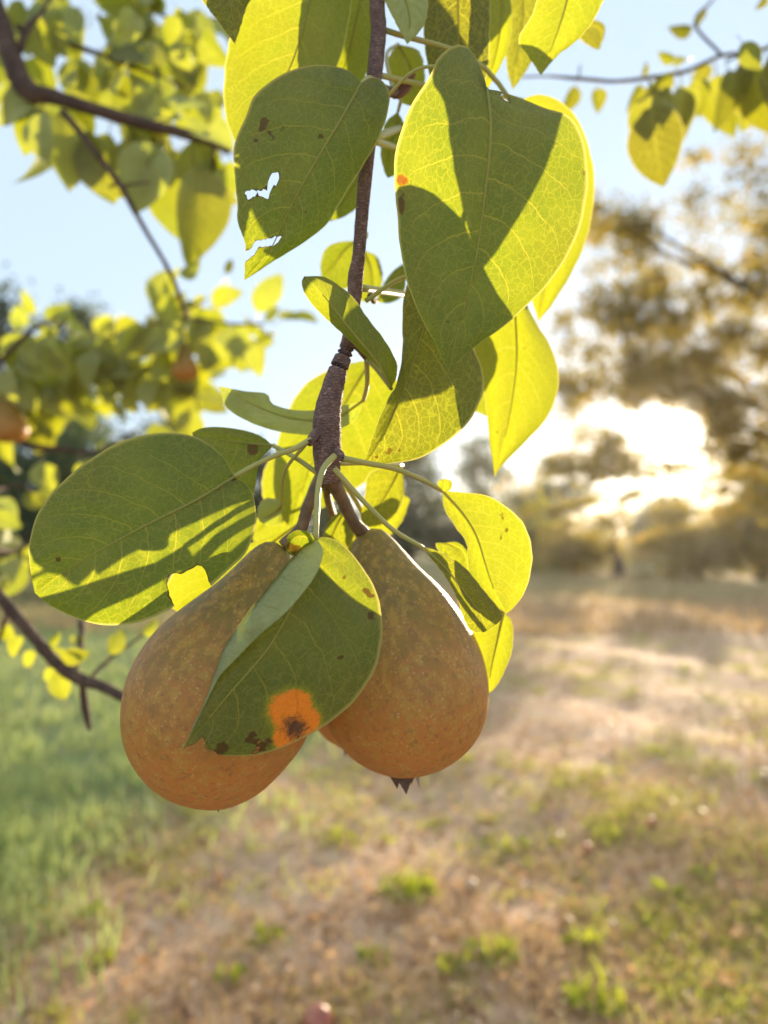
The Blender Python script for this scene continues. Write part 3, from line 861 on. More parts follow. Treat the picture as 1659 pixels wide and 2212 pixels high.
# L10 front leaf with the orange rust spot
g(twig, .247, [(682, 1165, .7), (660, 1245, .1), (625, 1320, -.2), (575, 1405, -.3), (490, 1505, -.2), (394, 1622, .3)],
  [(655, 1180, .6), (632, 1202, .4), (590, 1255, .2), (530, 1330, .1), (485, 1400, .1), (466, 1450, .1), (440, 1520, .1), (412, 1580, .2)],
  [(702, 1160, .7), (735, 1172, .7), (772, 1210, .8), (802, 1255, .8), (822, 1310, .8), (824, 1390, .7), (803, 1460, .6), (755, 1525, .5), (700, 1568, .4), (640, 1602, .3), (560, 1630, .2), (470, 1632, .2), (425, 1625, .25)],
  n=64, m=20, bulge=.16, flap=('L', [(690, 1172, .2), (698, 1195, -.2), (680, 1245, -.45), (622, 1318, -.5), (560, 1372, -.4), (508, 1425, -.3), (474, 1462, -.1), (443, 1523, .05), (413, 1582, .2)]),
  holes=[[(440, 1592), (446, 1614), (470, 1628), (500, 1660), (380, 1680), (396, 1622), (418, 1606)], [(556, 1608), (563, 1596), (556, 1624), (545, 1650), (548, 1622)]],
  brown=[(545, 1588, 10), (566, 1612, 13), (790, 1275, 8), (796, 1288, 6), (802, 1330, 10), (735, 1420, 6), (738, 1366, 5), (806, 1290, 5), (690, 1422, 7), (535, 1600, 8), (480, 1615, 14)],
  rust=([(632, 1545, 42), (640, 1525, 34), (655, 1560, 36), (612, 1595, 22), (620, 1535, 38)], [(637, 1572, 27), (580, 1602, 10)]),
  label='front leaf with a bright orange rust spot and a folded margin', seed=12,
  stalk=[(722, 985, .278), (700, 1010, .272), (688, 1050, .266), (684, 1110, .258), (682, 1166, .254)], stalk_w=13)
# curled shred at its base
g(twig, .251, [(680, 1172), (655, 1158), (632, 1165), (620, 1195)], [(668, 1150), (640, 1146), (620, 1160)], [(680, 1195), (650, 1190), (635, 1200)], n=14, m=6, seed=13, rib=False,
  brown=[(640, 1190, 14), (625, 1180, 8)], label='curled brown edged shred at the base of the spotted leaf', edge=(-.4, .4), ripple=3)
# L11 sunlit right leaf
g(twig, .308, [(955, 1060), (1000, 1110), (1030, 1160), (1052, 1230), (1070, 1280), (1094, 1326)],
  [(960, 1100), (985, 1140), (1008, 1175), (1012, 1230), (1040, 1285)],
  [(1000, 1064), (1050, 1070), (1090, 1092), (1130, 1130), (1149, 1185), (1146, 1240), (1130, 1285), (1110, 1312)], tint=.35, bulge=-.12, seed=14,
  brown=[(1085, 1115, 8), (1092, 1145, 6), (1080, 1160, 6)], label='sunlit yellow green leaf at the right of the pears',
  stalk=[(742, 990, .282), (790, 1000, .288), (850, 1012, .295), (910, 1035, .302), (955, 1060, .308)], stalk_w=10)
g(twig, .306, [(958, 1062), (962, 1040), (960, 1034)], [(945, 1048), (948, 1038)], [(974, 1058), (976, 1040)], n=8, m=4, seed=15, rib=False, tint=.4, ripple=.5)
# L12 dark folded leaf
g(twig, .290, [(915, 1183), (960, 1225), (1005, 1280), (1040, 1330), (1045, 1366)],
  [(945, 1190), (1000, 1222), (1045, 1275), (1086, 1328), (1072, 1350)],
  [(930, 1205), (965, 1250), (990, 1300), (1005, 1345), (1020, 1364)], seed=16, tint=.2, bulge=.1, label='shaded brownish leaf folded in front of the sunlit ones',
  stalk=[(722, 1012, .284), (760, 1055, .284), (800, 1098, .285), (850, 1145, .287), (915, 1184, .29)], stalk_w=10)
g(twig, .318, [(965, 1172), (1000, 1190), (1010, 1225), (1008, 1250)], [(940, 1176), (968, 1215), (990, 1240)], [(990, 1172), (1012, 1195), (1016, 1225)], seed=17, n=16, m=6, rib=False)
# L13 lit leaf below it
g(twig, .322, [(1088, 1322), (1075, 1380), (1062, 1440), (1054, 1500)], [(1050, 1345), (1015, 1375), (1020, 1430), (1042, 1480)], [(1106, 1345), (1107, 1400), (1090, 1450), (1070, 1485)],
  seed=18, tint=.4, label='bright leaf behind the right pear', stalk=[(960, 1200, .30), (1020, 1260, .312), (1088, 1322, .322)])
# leaves behind the stems
g(twig, .355, [(868, 1005), (845, 1050), (820, 1090), (785, 1140)], [(800, 1020), (788, 1070), (780, 1110)], [(872, 1045), (868, 1090), (830, 1130)], seed=19, tint=.2,
  label='olive leaf behind the right pear stem', stalk=[(725, 1000, .292), (800, 1000, .32), (868, 1005, .355)])
g(twig, .368, [(790, 1120), (830, 1120), (865, 1090), (886, 1078)], [(800, 1180), (840, 1160), (872, 1120)], [(800, 1105), (840, 1085), (870, 1070)], seed=20, tint=.45,
  label='bright scrap of leaf beside the right pear stem', stalk=[(722, 1010, .292), (755, 1060, .33), (790, 1120, .368)])
g(twig, .345, [(748, 1098), (730, 1130), (715, 1165), (705, 1205)], [(715, 1120), (695, 1160), (690, 1190)], [(765, 1130), (760, 1170), (735, 1200)], seed=21,
  label='dark green leaf between the two pear stems', stalk=[(712, 1045, .30), (735, 1070, .32), (748, 1098, .345)])
g(twig, .375, [(760, 1130), (775, 1180), (780, 1230), (775, 1275)], [(720, 1150), (715, 1200), (740, 1260)], [(800, 1160), (810, 1200), (800, 1250)], seed=22, tint=.5,
  label='yellow leaf between the two pears', stalk=[(712, 1045, .30), (740, 1090, .34), (760, 1130, .375)])
g(twig, .34, [(608, 1095), (590, 1110), (572, 1118), (555, 1115)], [(600, 1080), (575, 1076), (560, 1090)], [(605, 1130), (585, 1135), (565, 1130)], seed=23, under=True, n=16, m=6,
  stalk=[(660, 960, .286), (615, 1020, .31), (608, 1095, .34)], stalk_w=6)
g(twig, .43, [(640, 1125), (600, 1120), (565, 1140), (545, 1165)], [(620, 1095), (580, 1095), (555, 1120)], [(630, 1160), (590, 1175), (560, 1180)], seed=24, tint=.3,
  stalk=[(690, 1030, .296), (660, 1080, .36), (640, 1125, .43)], stalk_w=6)
# top leaves
g(twig, .330, [(690, -120), (668, 0), (640, 110), (590, 220), (520, 330)],
  [(600, -90), (535, -10), (497, 80), (483, 180), (490, 260)], [(760, -80), (752, 60), (720, 160), (660, 250), (590, 310)], seed=25, tint=.25, n=34, m=12,
  label='large bright leaf above the holed one', stalk=[(812, -20, .318), (760, -90, .32), (690, -120, .33)])
g(twig, .350, [(795, -60), (770, 40), (745, 140), (700, 250)], [(735, -40), (700, 60), (690, 160)], [(822, -20), (812, 80), (792, 160), (750, 220)], seed=26, tint=.2,
  label='green leaf tucked between the large bright leaf and the twig', stalk=[(815, -60, .32), (805, -80, .33), (795, -60, .35)])
g(twig, .312, [(480, -80), (495, 0), (505, 50), (508, 95)], [(420, -40), (440, 5), (470, 45)], [(560, -40), (535, 10), (522, 50)], seed=27,
  label='dark tip of a leaf reaching in from the top left of the twig', stalk=[(812, -70, .318), (620, -140, .31), (480, -80, .312)])
g(twig, .312, [(850, -70), (872, -10), (885, 40), (880, 96)], [(815, -40), (835, 10), (860, 60)], [(905, -50), (925, 0), (915, 55)], seed=28, under=True,
  label='pale leaf underside at the top beside the twig', stalk=[(812, -80, .318), (830, -95, .315), (850, -70, .312)])
g(twig, .340, [(985, -80), (990, 40), (985, 150), (970, 260)], [(925, -50), (915, 60), (930, 170)], [(1052, -40), (1058, 70), (1045, 180)], seed=29,
  label='dark olive leaf behind the top of the largest leaf', stalk=[(815, -60, .319), (900, -130, .33), (985, -80, .34)])
g(twig, .362, [(1080, -60), (1085, 20), (1075, 100), (1050, 200)], [(1035, -30), (1045, 60), (1040, 150)], [(1100, -20), (1106, 60), (1092, 120)], seed=30, tint=.5,
  label='bright yellow strip of leaf at the top', stalk=[(818, -80, .319), (950, -160, .34), (1080, -60, .362)])
g(twig, .335, [(1240, -90), (1225, 0), (1200, 80), (1168, 162)], [(1180, -50), (1150, 30), (1120, 85), (1140, 120)], [(1310, -40), (1290, 30), (1250, 85), (1205, 120)], seed=31, tint=.3,
  label='bright leaf with a drawn out tip at the top right', stalk=[(820, -110, .32), (1040, -200, .33), (1240, -90, .335)])
g(twig, .41, [(1125, -60), (1130, 30), (1120, 110), (1108, 195)], [(1085, -20), (1092, 80), (1095, 150)], [(1165, -20), (1165, 60), (1150, 130)], seed=32,
  stalk=[(820, -110, .32), (1000, -180, .37), (1125, -60, .41)], label='dark leaf behind the drawn out one')
dl = near_leaf(twig, .332, [(848, 214), (862, 196), (880, 176), (897, 157)], [(846, 198), (856, 178), (876, 164)], [(866, 213), (882, 200), (893, 180)], n=12, m=5, seed=33, rib=False, bulge=.3,
   label='small dead red brown leaf beside the twig', ripple=2)
dl.data.materials[0] = m_dead
g(twig, .372, [(860, 95), (885, 140), (895, 180), (890, 230)], [(838, 130), (850, 190), (865, 220)], [(905, 110), (918, 160), (912, 210)], seed=34, tint=.55, stalk=[(850, 200, .33), (835, 120, .35), (860, 95, .372)], stalk_w=7)
g(twig, .42, [(770, 520), (745, 540), (720, 575), (695, 605)], [(735, 522), (705, 535), (692, 570)], [(775, 560), (765, 615), (720, 625)], seed=35, label='blurred green leaf left of the twig', stalk=[(778, 530, .302), (790, 505, .36), (770, 520, .42)])
g(twig, .42, [(785, 540), (800, 575), (805, 615), (795, 655)], [(770, 560), (765, 610), (775, 645)], [(815, 555), (827, 600), (815, 640)], seed=36, tint=.2, stalk=[(776, 540, .302), (780, 525, .36), (785, 540, .42)])
g(twig, .40, [(812, 652), (835, 630), (855, 600), (872, 570)], [(820, 630), (840, 595), (862, 575)], [(840, 655), (868, 640), (878, 600)], seed=37, stalk=[(808, 650, .31), (810, 651, .36), (812, 652, .40)])
g(twig, .375, [(785, 355), (765, 400), (735, 440), (700, 480)], [(750, 380), (715, 430), (700, 460)], [(792, 400), (780, 440), (740, 470)], seed=38, tint=.1, label='leaf behind the lower edge of the holed leaf', stalk=[(795, 320, .306), (800, 330, .35), (785, 355, .375)])
g(twig, .36, [(860, 240), (850, 290), (840, 330), (838, 385)], [(830, 270), (822, 330), (830, 370)], [(880, 290), (870, 340), (855, 375)], seed=39, tint=.2, stalk=[(850, 205, .33), (865, 215, .35), (860, 240, .36)], stalk_w=7)
g(twig, .45, [(1255, 60), (1280, 55), (1300, 70), (1295, 108)], [(1265, 45), (1295, 45), (1308, 65)], [(1250, 80), (1270, 98), (1285, 106)], seed=40, n=14, m=6, rib=False, stalk=[(1110, -60, .44), (1200, 20, .45), (1255, 60, .45)], stalk_w=5)
# extra inner leaves, hidden from view, added to cast shade on the ones in front
g(twig, .48, [(985, 400), (990, 520), (985, 640), (975, 760)], [(910, 430), (885, 540), (910, 660)], [(1060, 440), (1092, 550), (1050, 680)], seed=41, stalk=[(800, 300, .306), (900, 340, .40), (985, 400, .48)])
g(twig, .56, [(1050, 300), (1090, 420), (1110, 540), (1120, 660)], [(1010, 360), (1020, 480), (1060, 600)], [(1120, 340), (1190, 450), (1180, 580)], seed=42, stalk=[(800, 300, .306), (940, 260, .45), (1050, 300, .56)])

g(twig, .40, [(628, 972), (625, 1030), (630, 1090), (636, 1152)], [(585, 990), (566, 1040), (580, 1110)], [(655, 1000), (664, 1060), (658, 1120)], seed=44, tint=.3, stalk=[(690, 950, .30), (660, 955, .35), (628, 972, .40)], stalk_w=7)
g(twig, .45, [(1075, 720), (1085, 790), (1080, 860), (1050, 900)], [(1030, 745), (998, 800), (1000, 870)], [(1125, 750), (1160, 810), (1130, 875)], seed=43, stalk=[(770, 620, .302), (930, 650, .39), (1075, 720, .45)])

# ------------------------------------------------------------------ pears
def pear(label, top, rings, d, stem_pts, calyx=1.0, group='pears hanging from the sharp twig', depth_tilt=0.0):
    """rings: (cx, cy, r, tilt) measured in the photograph from the stem end to the calyx end"""
    base = P(top[0], top[1], d)
    t = thing('pear', base, label, 'pear', group)
    c = crom([(x, y, r) for x, y, r in rings], 60)
    seg = 56
    k = d / F
    view = ray(c[:, 0].mean(), c[:, 1].mean()).normalized()
    pts = np.array([P(x, y, d + depth_tilt * i / 60.0) for i, (x, y, r) in enumerate(c)])
    T = np.gradient(pts, axis=0); T /= np.linalg.norm(T, axis=1)[:, None]
    # smooth ring normals so that rings of a bent axis never cross
    for _ in range(14): T[1:-1] = (T[:-2] + 2 * T[1:-1] + T[2:]) / 4
    T /= np.linalg.norm(T, axis=1)[:, None]
    V, al = [], []
    rr = np.random.default_rng(int(top[0]))
    ph = rr.random(4) * 6.28
    for i in range(len(c)):
        x = np.cross(T[i], np.array(view)); x /= np.linalg.norm(x)
        y = np.cross(T[i], x)
        for q in range(seg):
            th = 2 * math.pi * q / seg
            w = 1 + .014 * math.sin(2 * th + ph[0] + i * .03) + .010 * math.sin(5 * th + ph[1]) * (i / 60) ** 4 + .007 * math.sin(3 * th + ph[2] - i * .08)
            V.append(pts[i] + (x * math.cos(th) + y * math.sin(th)) * c[i, 2] * k * w); al.append(i / 60)
    Fc = [[i * seg + q, i * seg + (q + 1) % seg, (i + 1) * seg + (q + 1) % seg, (i + 1) * seg + q] for i in range(len(c) - 1) for q in range(seg)]
    V.append(pts[0]); al.append(0); V.append(pts[-1]); al.append(1)
    n0 = len(V) - 2
    Fc += [[n0, (q + 1) % seg, q] for q in range(seg)]
    b = (len(c) - 1) * seg
    Fc += [[n0 + 1, b + q, b + (q + 1) % seg] for q in range(seg)]
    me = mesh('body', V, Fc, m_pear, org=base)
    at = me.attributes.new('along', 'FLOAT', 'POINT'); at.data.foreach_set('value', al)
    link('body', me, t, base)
    p3 = [P(x, y, dd) for x, y, dd, w in stem_pts]
    gg = tube_geo(p3, [w * .5 * dd / F for x, y, dd, w in stem_pts], 24, 12, .08)
    link('stem', mesh('stem', *gg, m_stem, org=base), t, base)
    # calyx: withered sepals round the eye
    e, dn = pts[-1], T[-1]
    gs = []
    x = np.cross(dn, np.array(view)); x /= np.linalg.norm(x); y = np.cross(dn, x)
    for q in range(6):
        th = 6.283 * q / 6 + rr.random() * .5
        o = x * math.cos(th) + y * math.sin(th); s = np.cross(dn, o)
        r0, L = .0035 * calyx, (.0042 + .002 * rr.random()) * calyx
        a = e + o * r0 - dn * .0012
        tip = e + o * (r0 + (rr.random() - .3) * .0025) + dn * L + s * (rr.random() - .5) * .002
        mid_ = a + dn * L * .45 + o * .0008
        v = [a - s * .0026 * calyx, a + s * .0026 * calyx, mid_ + s * .0018 * calyx, mid_ - s * .0018 * calyx, tip, a - s * .0022 * calyx + o * .0008, a + s * .0022 * calyx + o * .0008]
        gs.append((v, [[0, 1, 2, 3], [3, 2, 4], [6, 5, 3, 2], [0, 5, 6, 1]]))
    link('calyx', mesh('calyx', *join(gs), m_calyx, smooth=False, org=base), t, base)
    return t
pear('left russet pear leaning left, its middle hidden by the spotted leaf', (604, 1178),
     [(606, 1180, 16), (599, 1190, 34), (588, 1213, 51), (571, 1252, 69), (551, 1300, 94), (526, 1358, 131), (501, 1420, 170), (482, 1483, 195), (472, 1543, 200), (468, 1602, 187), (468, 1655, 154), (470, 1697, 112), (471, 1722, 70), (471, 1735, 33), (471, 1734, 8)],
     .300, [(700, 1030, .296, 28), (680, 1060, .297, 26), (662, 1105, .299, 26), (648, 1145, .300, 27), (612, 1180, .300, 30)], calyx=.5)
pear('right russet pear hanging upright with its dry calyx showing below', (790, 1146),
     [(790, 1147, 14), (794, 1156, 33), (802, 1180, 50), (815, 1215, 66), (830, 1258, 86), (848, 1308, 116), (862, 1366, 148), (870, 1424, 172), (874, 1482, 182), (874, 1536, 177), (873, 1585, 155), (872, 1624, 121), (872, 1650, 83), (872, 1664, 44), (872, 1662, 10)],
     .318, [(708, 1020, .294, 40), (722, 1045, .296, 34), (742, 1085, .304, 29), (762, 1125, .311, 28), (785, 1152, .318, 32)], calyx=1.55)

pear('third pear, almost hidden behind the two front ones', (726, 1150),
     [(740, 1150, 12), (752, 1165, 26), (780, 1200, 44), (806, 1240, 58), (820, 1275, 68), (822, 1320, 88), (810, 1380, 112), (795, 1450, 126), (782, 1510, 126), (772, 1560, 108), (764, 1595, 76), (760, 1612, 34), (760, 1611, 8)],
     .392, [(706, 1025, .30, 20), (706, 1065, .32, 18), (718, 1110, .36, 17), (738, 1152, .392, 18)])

# ================================================================== blurred pear branches further back
def blade_mesh(L, wd, curl, fold, stalk, seed):
    """a small pear leaf with its stalk; origin at the stalk's foot, +X to the tip, +Z the upper side"""
    rg = np.random.default_rng(seed)
    n, m = 9, 3
    V, Fc, uv, cm = [], [], [], []
    sl = stalk
    for i in range(n + 1):
        t = i / n
        w = wd * (math.sin(math.pi * min(1, t * .98 + .02) ** .80) ** .75) * (1 if t < .8 else 1 - ((t - .8) / .2) ** 2 * .25)
        z0 = -curl * t * t * L
        for j in range(-m, m + 1):
            s = j / m
            V.append((sl + t * L * (1 - .1 * curl * t), s * w * .5, z0 + fold * abs(s) * w * .5 + rg.normal() * .0006))
            uv.append((t, .5 + .5 * s)); cm.append((t * L * 100, s * w * 50))
    k = 2 * m + 1
    for i in range(n):
        for j in range(2 * m):
            Fc.append([i * k + j, i * k + j + 1, (i + 1) * k + j + 1, (i + 1) * k + j])
    # stalk, three sided
    o = len(V)
    for i in range(4):
        t = i / 3
        for q in range(3):
            a = 2.094 * q
            V.append((t * sl * 1.02, math.cos(a) * .0008, math.sin(a) * .0008 - .006 * math.sin(t * 3.14))); uv.append((0, .5)); cm.append((0, 0))
    for i in range(3):
        for q in range(3):
            q2 = (q + 1) % 3
            Fc.append([o + i * 3 + q, o + i * 3 + q2, o + i * 3 + 3 + q2, o + i * 3 + 3 + q])
    me = mesh('leaf', V, Fc, m_leaf)
    li = np.zeros(len(me.loops), int); me.loops.foreach_get('vertex_index', li)
    u1 = me.uv_layers.new(name='UVMap'); u1.data.foreach_set('uv', np.array(uv)[li].ravel())
    u2 = me.uv_layers.new(name='cm'); u2.data.foreach_set('uv', np.array(cm)[li].ravel())
    return me
BL = [blade_mesh(.056, .040, .12 + .25 * (i % 3), .10 + .16 * (i % 4), .020, 200 + i) for i in range(8)]
def hang_leaf(parent, foot, dirv, nrm, scale, tint=0.0, label=None):
    o = link('leaf', BL[rnd.randrange(8)], parent, foot)
    x = dirv.normalized(); z = (nrm - x * nrm.dot(x)).normalized(); y = z.cross(x)
    o.rotation_euler = Matrix((x, y, z)).transposed().to_euler()
    o.scale = (scale,) * 3
    o['tint'] = float(tint)
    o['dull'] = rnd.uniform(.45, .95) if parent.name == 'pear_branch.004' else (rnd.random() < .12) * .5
    if label: o['label'] = label
    return o
def vleaf(parent, a, b, d, tilt=0.0, roll=0.0, tint=None, dz=0.0, label=None):
    """leaf from stalk foot a to tip b (photo positions) at depth d"""
    A = P(a[0], a[1], d); B = P(b[0], b[1], d + dz)
    D = B - A
    view = -ray((a[0] + b[0]) / 2, (a[1] + b[1]) / 2).normalized()
    n = Matrix.Rotation(roll, 3, D.normalized()) @ view
    return hang_leaf(parent, A, D, n, D.length / .076, rnd.uniform(0, .35) if tint is None else tint, label)
def spray(parent, x, y, d, k, spread=1.0, down=.55, size=(0.75, 1.15), tint=(0, .35)):
    size = (size[0] * 1.02, size[1] * 1.06)
    """a few leaves on their stalks round one fruiting spur"""
    A = P(x, y, d)
    for _ in range(k):
        D = Vector((rnd.gauss(0, .7), rnd.gauss(0, .35), rnd.gauss(-down, .55)))
        n = Vector((rnd.gauss(0, .55), -1 + rnd.gauss(0, .3), rnd.gauss(.2, .45)))
        if abs(D.normalized().dot(n.normalized())) > .9: n = n + Vector((.5, .3, .8))
        hang_leaf(parent, A + Vector((rnd.gauss(0, .004), rnd.gauss(0, .01), rnd.gauss(0, .004))), D, n, rnd.uniform(*size), rnd.uniform(*tint))
def along(pts, n):
    c = crom3(pts, n * 3)
    return [c[int(i)] for i in np.linspace(0, len(c) - 1, n)]

# upper left bough
b1 = thing('pear_branch', P(0, 20, .80), 'dark brown bough at the upper left with a thin bare shoot below it', 'branch', 'blurred pear branches behind')
bough = [(-30, -40, .80, 44), (5, 60, .80, 42), (40, 165, .80, 48), (70, 200, .80, 44), (110, 208, .80, 34), (200, 235, .80, 28), (300, 265, .81, 25), (400, 290, .82, 22), (500, 325, .84, 18)]
vtube('stem', bough, m_bark2, b1, 60, 12, .12)
vtube('shoot', [(135, 240, .80, 16), (200, 320, .79, 14), (262, 405, .79, 14), (310, 490, .80, 11), (370, 595, .82, 10), (405, 690, .86, 10)], m_bark2, b1, 40, 8, .15)
vtube('shoot', [(262, 405, .79, 8), (285, 398, .79, 6), (325, 394, .79, 3)], m_bark2, b1, 8, 6)
vtube('shoot', [(255, 395, .79, 8), (235, 405, .79, 6)], m_bark2, b1, 6, 6)
vtube('shoot', [(40, 110, .80, 18), (60, 60, .81, 14), (95, 20, .82, 8), (130, -40, .84, 7)], m_bark2, b1, 14, 8, .1)
up2 = [(110, 85, .92, 12), (180, 105, .92, 12), (260, 135, .92, 11), (330, 160, .92, 8), (400, 190, .93, 6)]
vtube('shoot', [(40, 60, .80, 14)] + up2, m_bark2, b1, 24, 8, .1)
up3 = [(250, -60, .95, 10), (330, 20, .95, 8), (420, 60, .95, 6)]
vtube('shoot', [(20, -60, .80, 16)] + up3, m_bark2, b1, 24, 8, .1)
vtube('shoot', [(460, 305, .83, 10), (462, 340, .83, 9), (455, 420, .84, 6)], m_bark2, b1, 10, 6, .1)
for a, b, rl, ti in [((60, 190), (45, 265), .9, 0), ((120, 225), (130, 345), .3, .35), ((20, 170), (85, 258), .6, 0), ((330, 300), (410, 525), .2, .15), ((370, 290), (330, 430), .7, .1),
                     ((420, 300), (455, 560), .5, .25), ((290, 255), (280, 350), .9, .3), ((440, 300), (490, 470), .4, .4), ((300, 265), (270, 380), 1.0, .2), ((400, 300), (365, 420), .5, .3),
                     ((160, 100), (90, 105), .3, .5), ((60, 20), (95, 120), .5, .55), ((200, 110), (330, 70), .5, .2), ((250, 130), (275, 220), .4, .0), ((330, 160), (345, 80), .4, .2),
                     ((370, 80), (410, 150), .2, .4), ((330, 160), (300, 240), .5, .05), ((260, 20), (285, 90), .2, .0), ((420, 60), (480, 140), .5, .2), ((440, 190), (495, 230), .3, .4),
                     ((210, 10), (230, 80), 1.2, 0), ((300, 10), (270, 80), .2, .2), ((400, 20), (350, 90), .3, .3), ((150, -10), (165, 80), .3, .0), ((50, -20), (30, 60), .3, .3), ((100, -20), (110, 60), .4, .15)]:
    vleaf(b1, a, b, .80 + rnd.uniform(-.02, .12), roll=rl * rnd.choice((-1, 1)), tint=ti, dz=rnd.uniform(-.02, .03))
for _ in range(26):
    x, y = rnd.uniform(-10, 480), rnd.uniform(-30, 190)
    vleaf(b1, (x, y), (x + rnd.gauss(0, 45), y + rnd.uniform(50, 120)), rnd.uniform(.84, 1.05), roll=rnd.gauss(0, .6), tint=rnd.uniform(0, .6), dz=rnd.uniform(-.02, .03))
vleaf(b1, (460, 340), (500, 440), .83, roll=.3, tint=.1)
ol = vleaf(b1, (450, 400), (510, 440), .84, roll=.2, tint=1.0, label='small orange blotched leaf at the end of the bough')
for p in along(bough[3:], 9): spray(b1, p[0] + rnd.uniform(-12, 12), p[1] + rnd.uniform(-6, 10), p[2] + rnd.uniform(-.01, .06), 2, down=.9, size=(.95, 1.35), tint=(0, .3))
for p in along([q for q in up2], 6) + along(up3, 5): spray(b1, p[0], p[1], p[2], 3, size=(.7, 1.1))
for p in along(bough[4:], 6): spray(b1, p[0], p[1] - 12, p[2] + .03, 2, down=.1, size=(.7, 1.0))
for p in along([(-20, -10, .85), (150, 30, .95), (330, 60, 1.0), (480, 60, 1.0)], 8): spray(b1, p[0], p[1] - 10, p[2], 2, size=(.8, 1.2))

# middle left branches
b2 = thing('pear_branch', P(-40, 860, 1.25), 'densely leaved sunlit branches in the middle left background', 'branch', 'blurred pear branches behind')
main = [(-60, 900, 1.25, 22), (40, 860, 1.25, 18), (150, 835, 1.25, 15), (300, 800, 1.22, 12), (420, 760, 1.2, 8)]
tA = [(40, 860, 1.25, 12), (110, 770, 1.22, 10), (220, 735, 1.2, 9), (330, 700, 1.2, 8), (440, 650, 1.18, 5)]
tB = [(-60, 900, 1.25, 20), (60, 960, 1.2, 17), (130, 970, 1.2, 14), (220, 975, 1.2, 9), (290, 930, 1.2, 6)]
tC = [(330, 700, 1.2, 8), (420, 690, 1.15, 7), (500, 700, 1.12, 6), (570, 700, 1.1, 4)]
tD = [(300, 800, 1.22, 9), (370, 840, 1.2, 7), (430, 850, 1.2, 5)]
tE = [(-60, 900, 1.25, 18), (-10, 800, 1.15, 12), (60, 720, 1.1, 10), (120, 690, 1.1, 7)]
vtube('stem', main, m_bark2, b2, 30, 8, .12)
for q in (tA, tB, tC, tD, tE): vtube('shoot', q, m_bark2, b2, 24, 7, .12)
for q, k, c in ((main, 15, 3), (tA, 12, 3), (tB, 6, 2), (tC, 6, 3), (tD, 5, 3), (tE, 7, 3)):
    for p in along(q, k): spray(b2, p[0] + rnd.uniform(-8, 8), p[1] + rnd.uniform(-16, 16), p[2] + rnd.uniform(-.03, .04), c, size=(.80, 1.25), tint=(.05, .6))
vleaf(b2, (500, 700), (520, 805), 1.1, roll=.2, tint=.2)
vleaf(b2, (540, 690), (590, 750), 1.1, roll=.9, tint=.2)
vleaf(b2, (560, 700), (605, 665), 1.1, roll=.8, tint=.1)
vleaf(b2, (370, 600), (440, 570), .83, roll=.7, tint=0)
vleaf(b2, (480, 600), (505, 560), .9, roll=.7, tint=0)
vleaf(b2, (260, 860), (300, 890), 1.15, roll=.3, tint=1.1, label='small orange spotted leaf in the dense branch')
for q, k, c, dz in ((main, 14, 3, .30), (tA, 12, 3, .28), (tD, 5, 3, .2), (tE, 7, 3, .3)):
    for p in along(q, k): spray(b2, p[0] + rnd.uniform(-14, 14), p[1] + rnd.uniform(-22, 22), p[2] + dz + rnd.uniform(-.06, .06), c, size=(.75, 1.15), tint=(.1, .6))
for q, dz in ((main, .30), (tA, .28), (tE, .3)):
    vtube('shoot', [q[0]] + [(x + 6, y - 4, d + dz, w * .7) for x, y, d, w in q[1:]], m_bark2, b2, 24, 7, .12)
# lower left branch and the stray leaves over the dark wood
b3 = thing('pear_branch', P(-30, 1240, .62), 'knobbly bare brown branch at the lower left behind the left pear', 'branch', 'blurred pear branches behind')
low = [(-50, 1235, .62, 30), (0, 1290, .62, 26), (60, 1360, .62, 25), (120, 1430, .62, 26), (170, 1465, .62, 28), (220, 1482, .61, 24), (270, 1508, .60, 21), (340, 1540, .58, 18)]
vtube('stem', low, m_bark2, b3, 60, 10, .18)
vtube('shoot', [(178, 1470, .62, 16), (180, 1500, .62, 15), (186, 1540, .62, 17), (194, 1578, .62, 8)], m_bark2, b3, 14, 8, .2)
vtube('shoot', [(160, 1455, .62, 12), (175, 1400, .64, 12), (176, 1340, .66, 14)], m_bark2, b3, 12, 8, .2)
vtube('shoot', [(190, 1470, .62, 10), (230, 1430, .64, 8), (290, 1385, .66, 6), (340, 1350, .68, 4)], m_bark2, b3, 14, 7, .2)
vtube('shoot', [(20, 1310, .62, 10), (-10, 1400, .64, 8), (-40, 1440, .66, 6)], m_bark2, b3, 10, 7, .2)
for a, b, rl, ti in [((120, 1430), (135, 1520), .2, .45), ((90, 1400), (40, 1440), .4, .4), ((110, 1420), (190, 1420), .5, .5), ((100, 1400), (130, 1370), .4, .3), ((230, 1430), (270, 1365), .5, .6), ((250, 1410), (240, 1370), .3, .4),
                     ((300, 1380), (345, 1345), .6, .5), ((20, 1330), (10, 1400), .4, .3), ((130, 1440), (85, 1470), .3, .4), ((0, 1290), (20, 1240), .7, .4), ((150, 1455), (110, 1395), .5, .4), ((60, 1360), (20, 1420), .5, .4), ((190, 1400), (150, 1370), .3, .5)]:
    vleaf(b3, a, b, .63 + rnd.uniform(-.02, .03), roll=rl, tint=ti)
vtube('shoot', [(-50, 1235, .62, 14), (-60, 1170, .8, 10), (20, 1190, .95, 9), (90, 1160, 1.0, 6)], m_bark2, b3, 20, 7, .2)
vtube('shoot', [(-60, 1170, .8, 10), (-40, 1080, .95, 9), (40, 1050, 1.05, 7), (110, 1090, 1.1, 5)], m_bark2, b3, 20, 7, .2)
for p in along([(-40, 1080, .95), (40, 1050, 1.05), (110, 1090, 1.1)], 5): spray(b3, p[0], p[1], p[2], 2, size=(.5, .85))
for p in along([(-20, 1180, .95), (20, 1190, .95), (90, 1160, 1.0)], 5): spray(b3, p[0], p[1] + 10, p[2], 2, size=(.5, .9))
vleaf(b3, (-30, 1100), (40, 1140), .9, roll=.2, tint=.2)

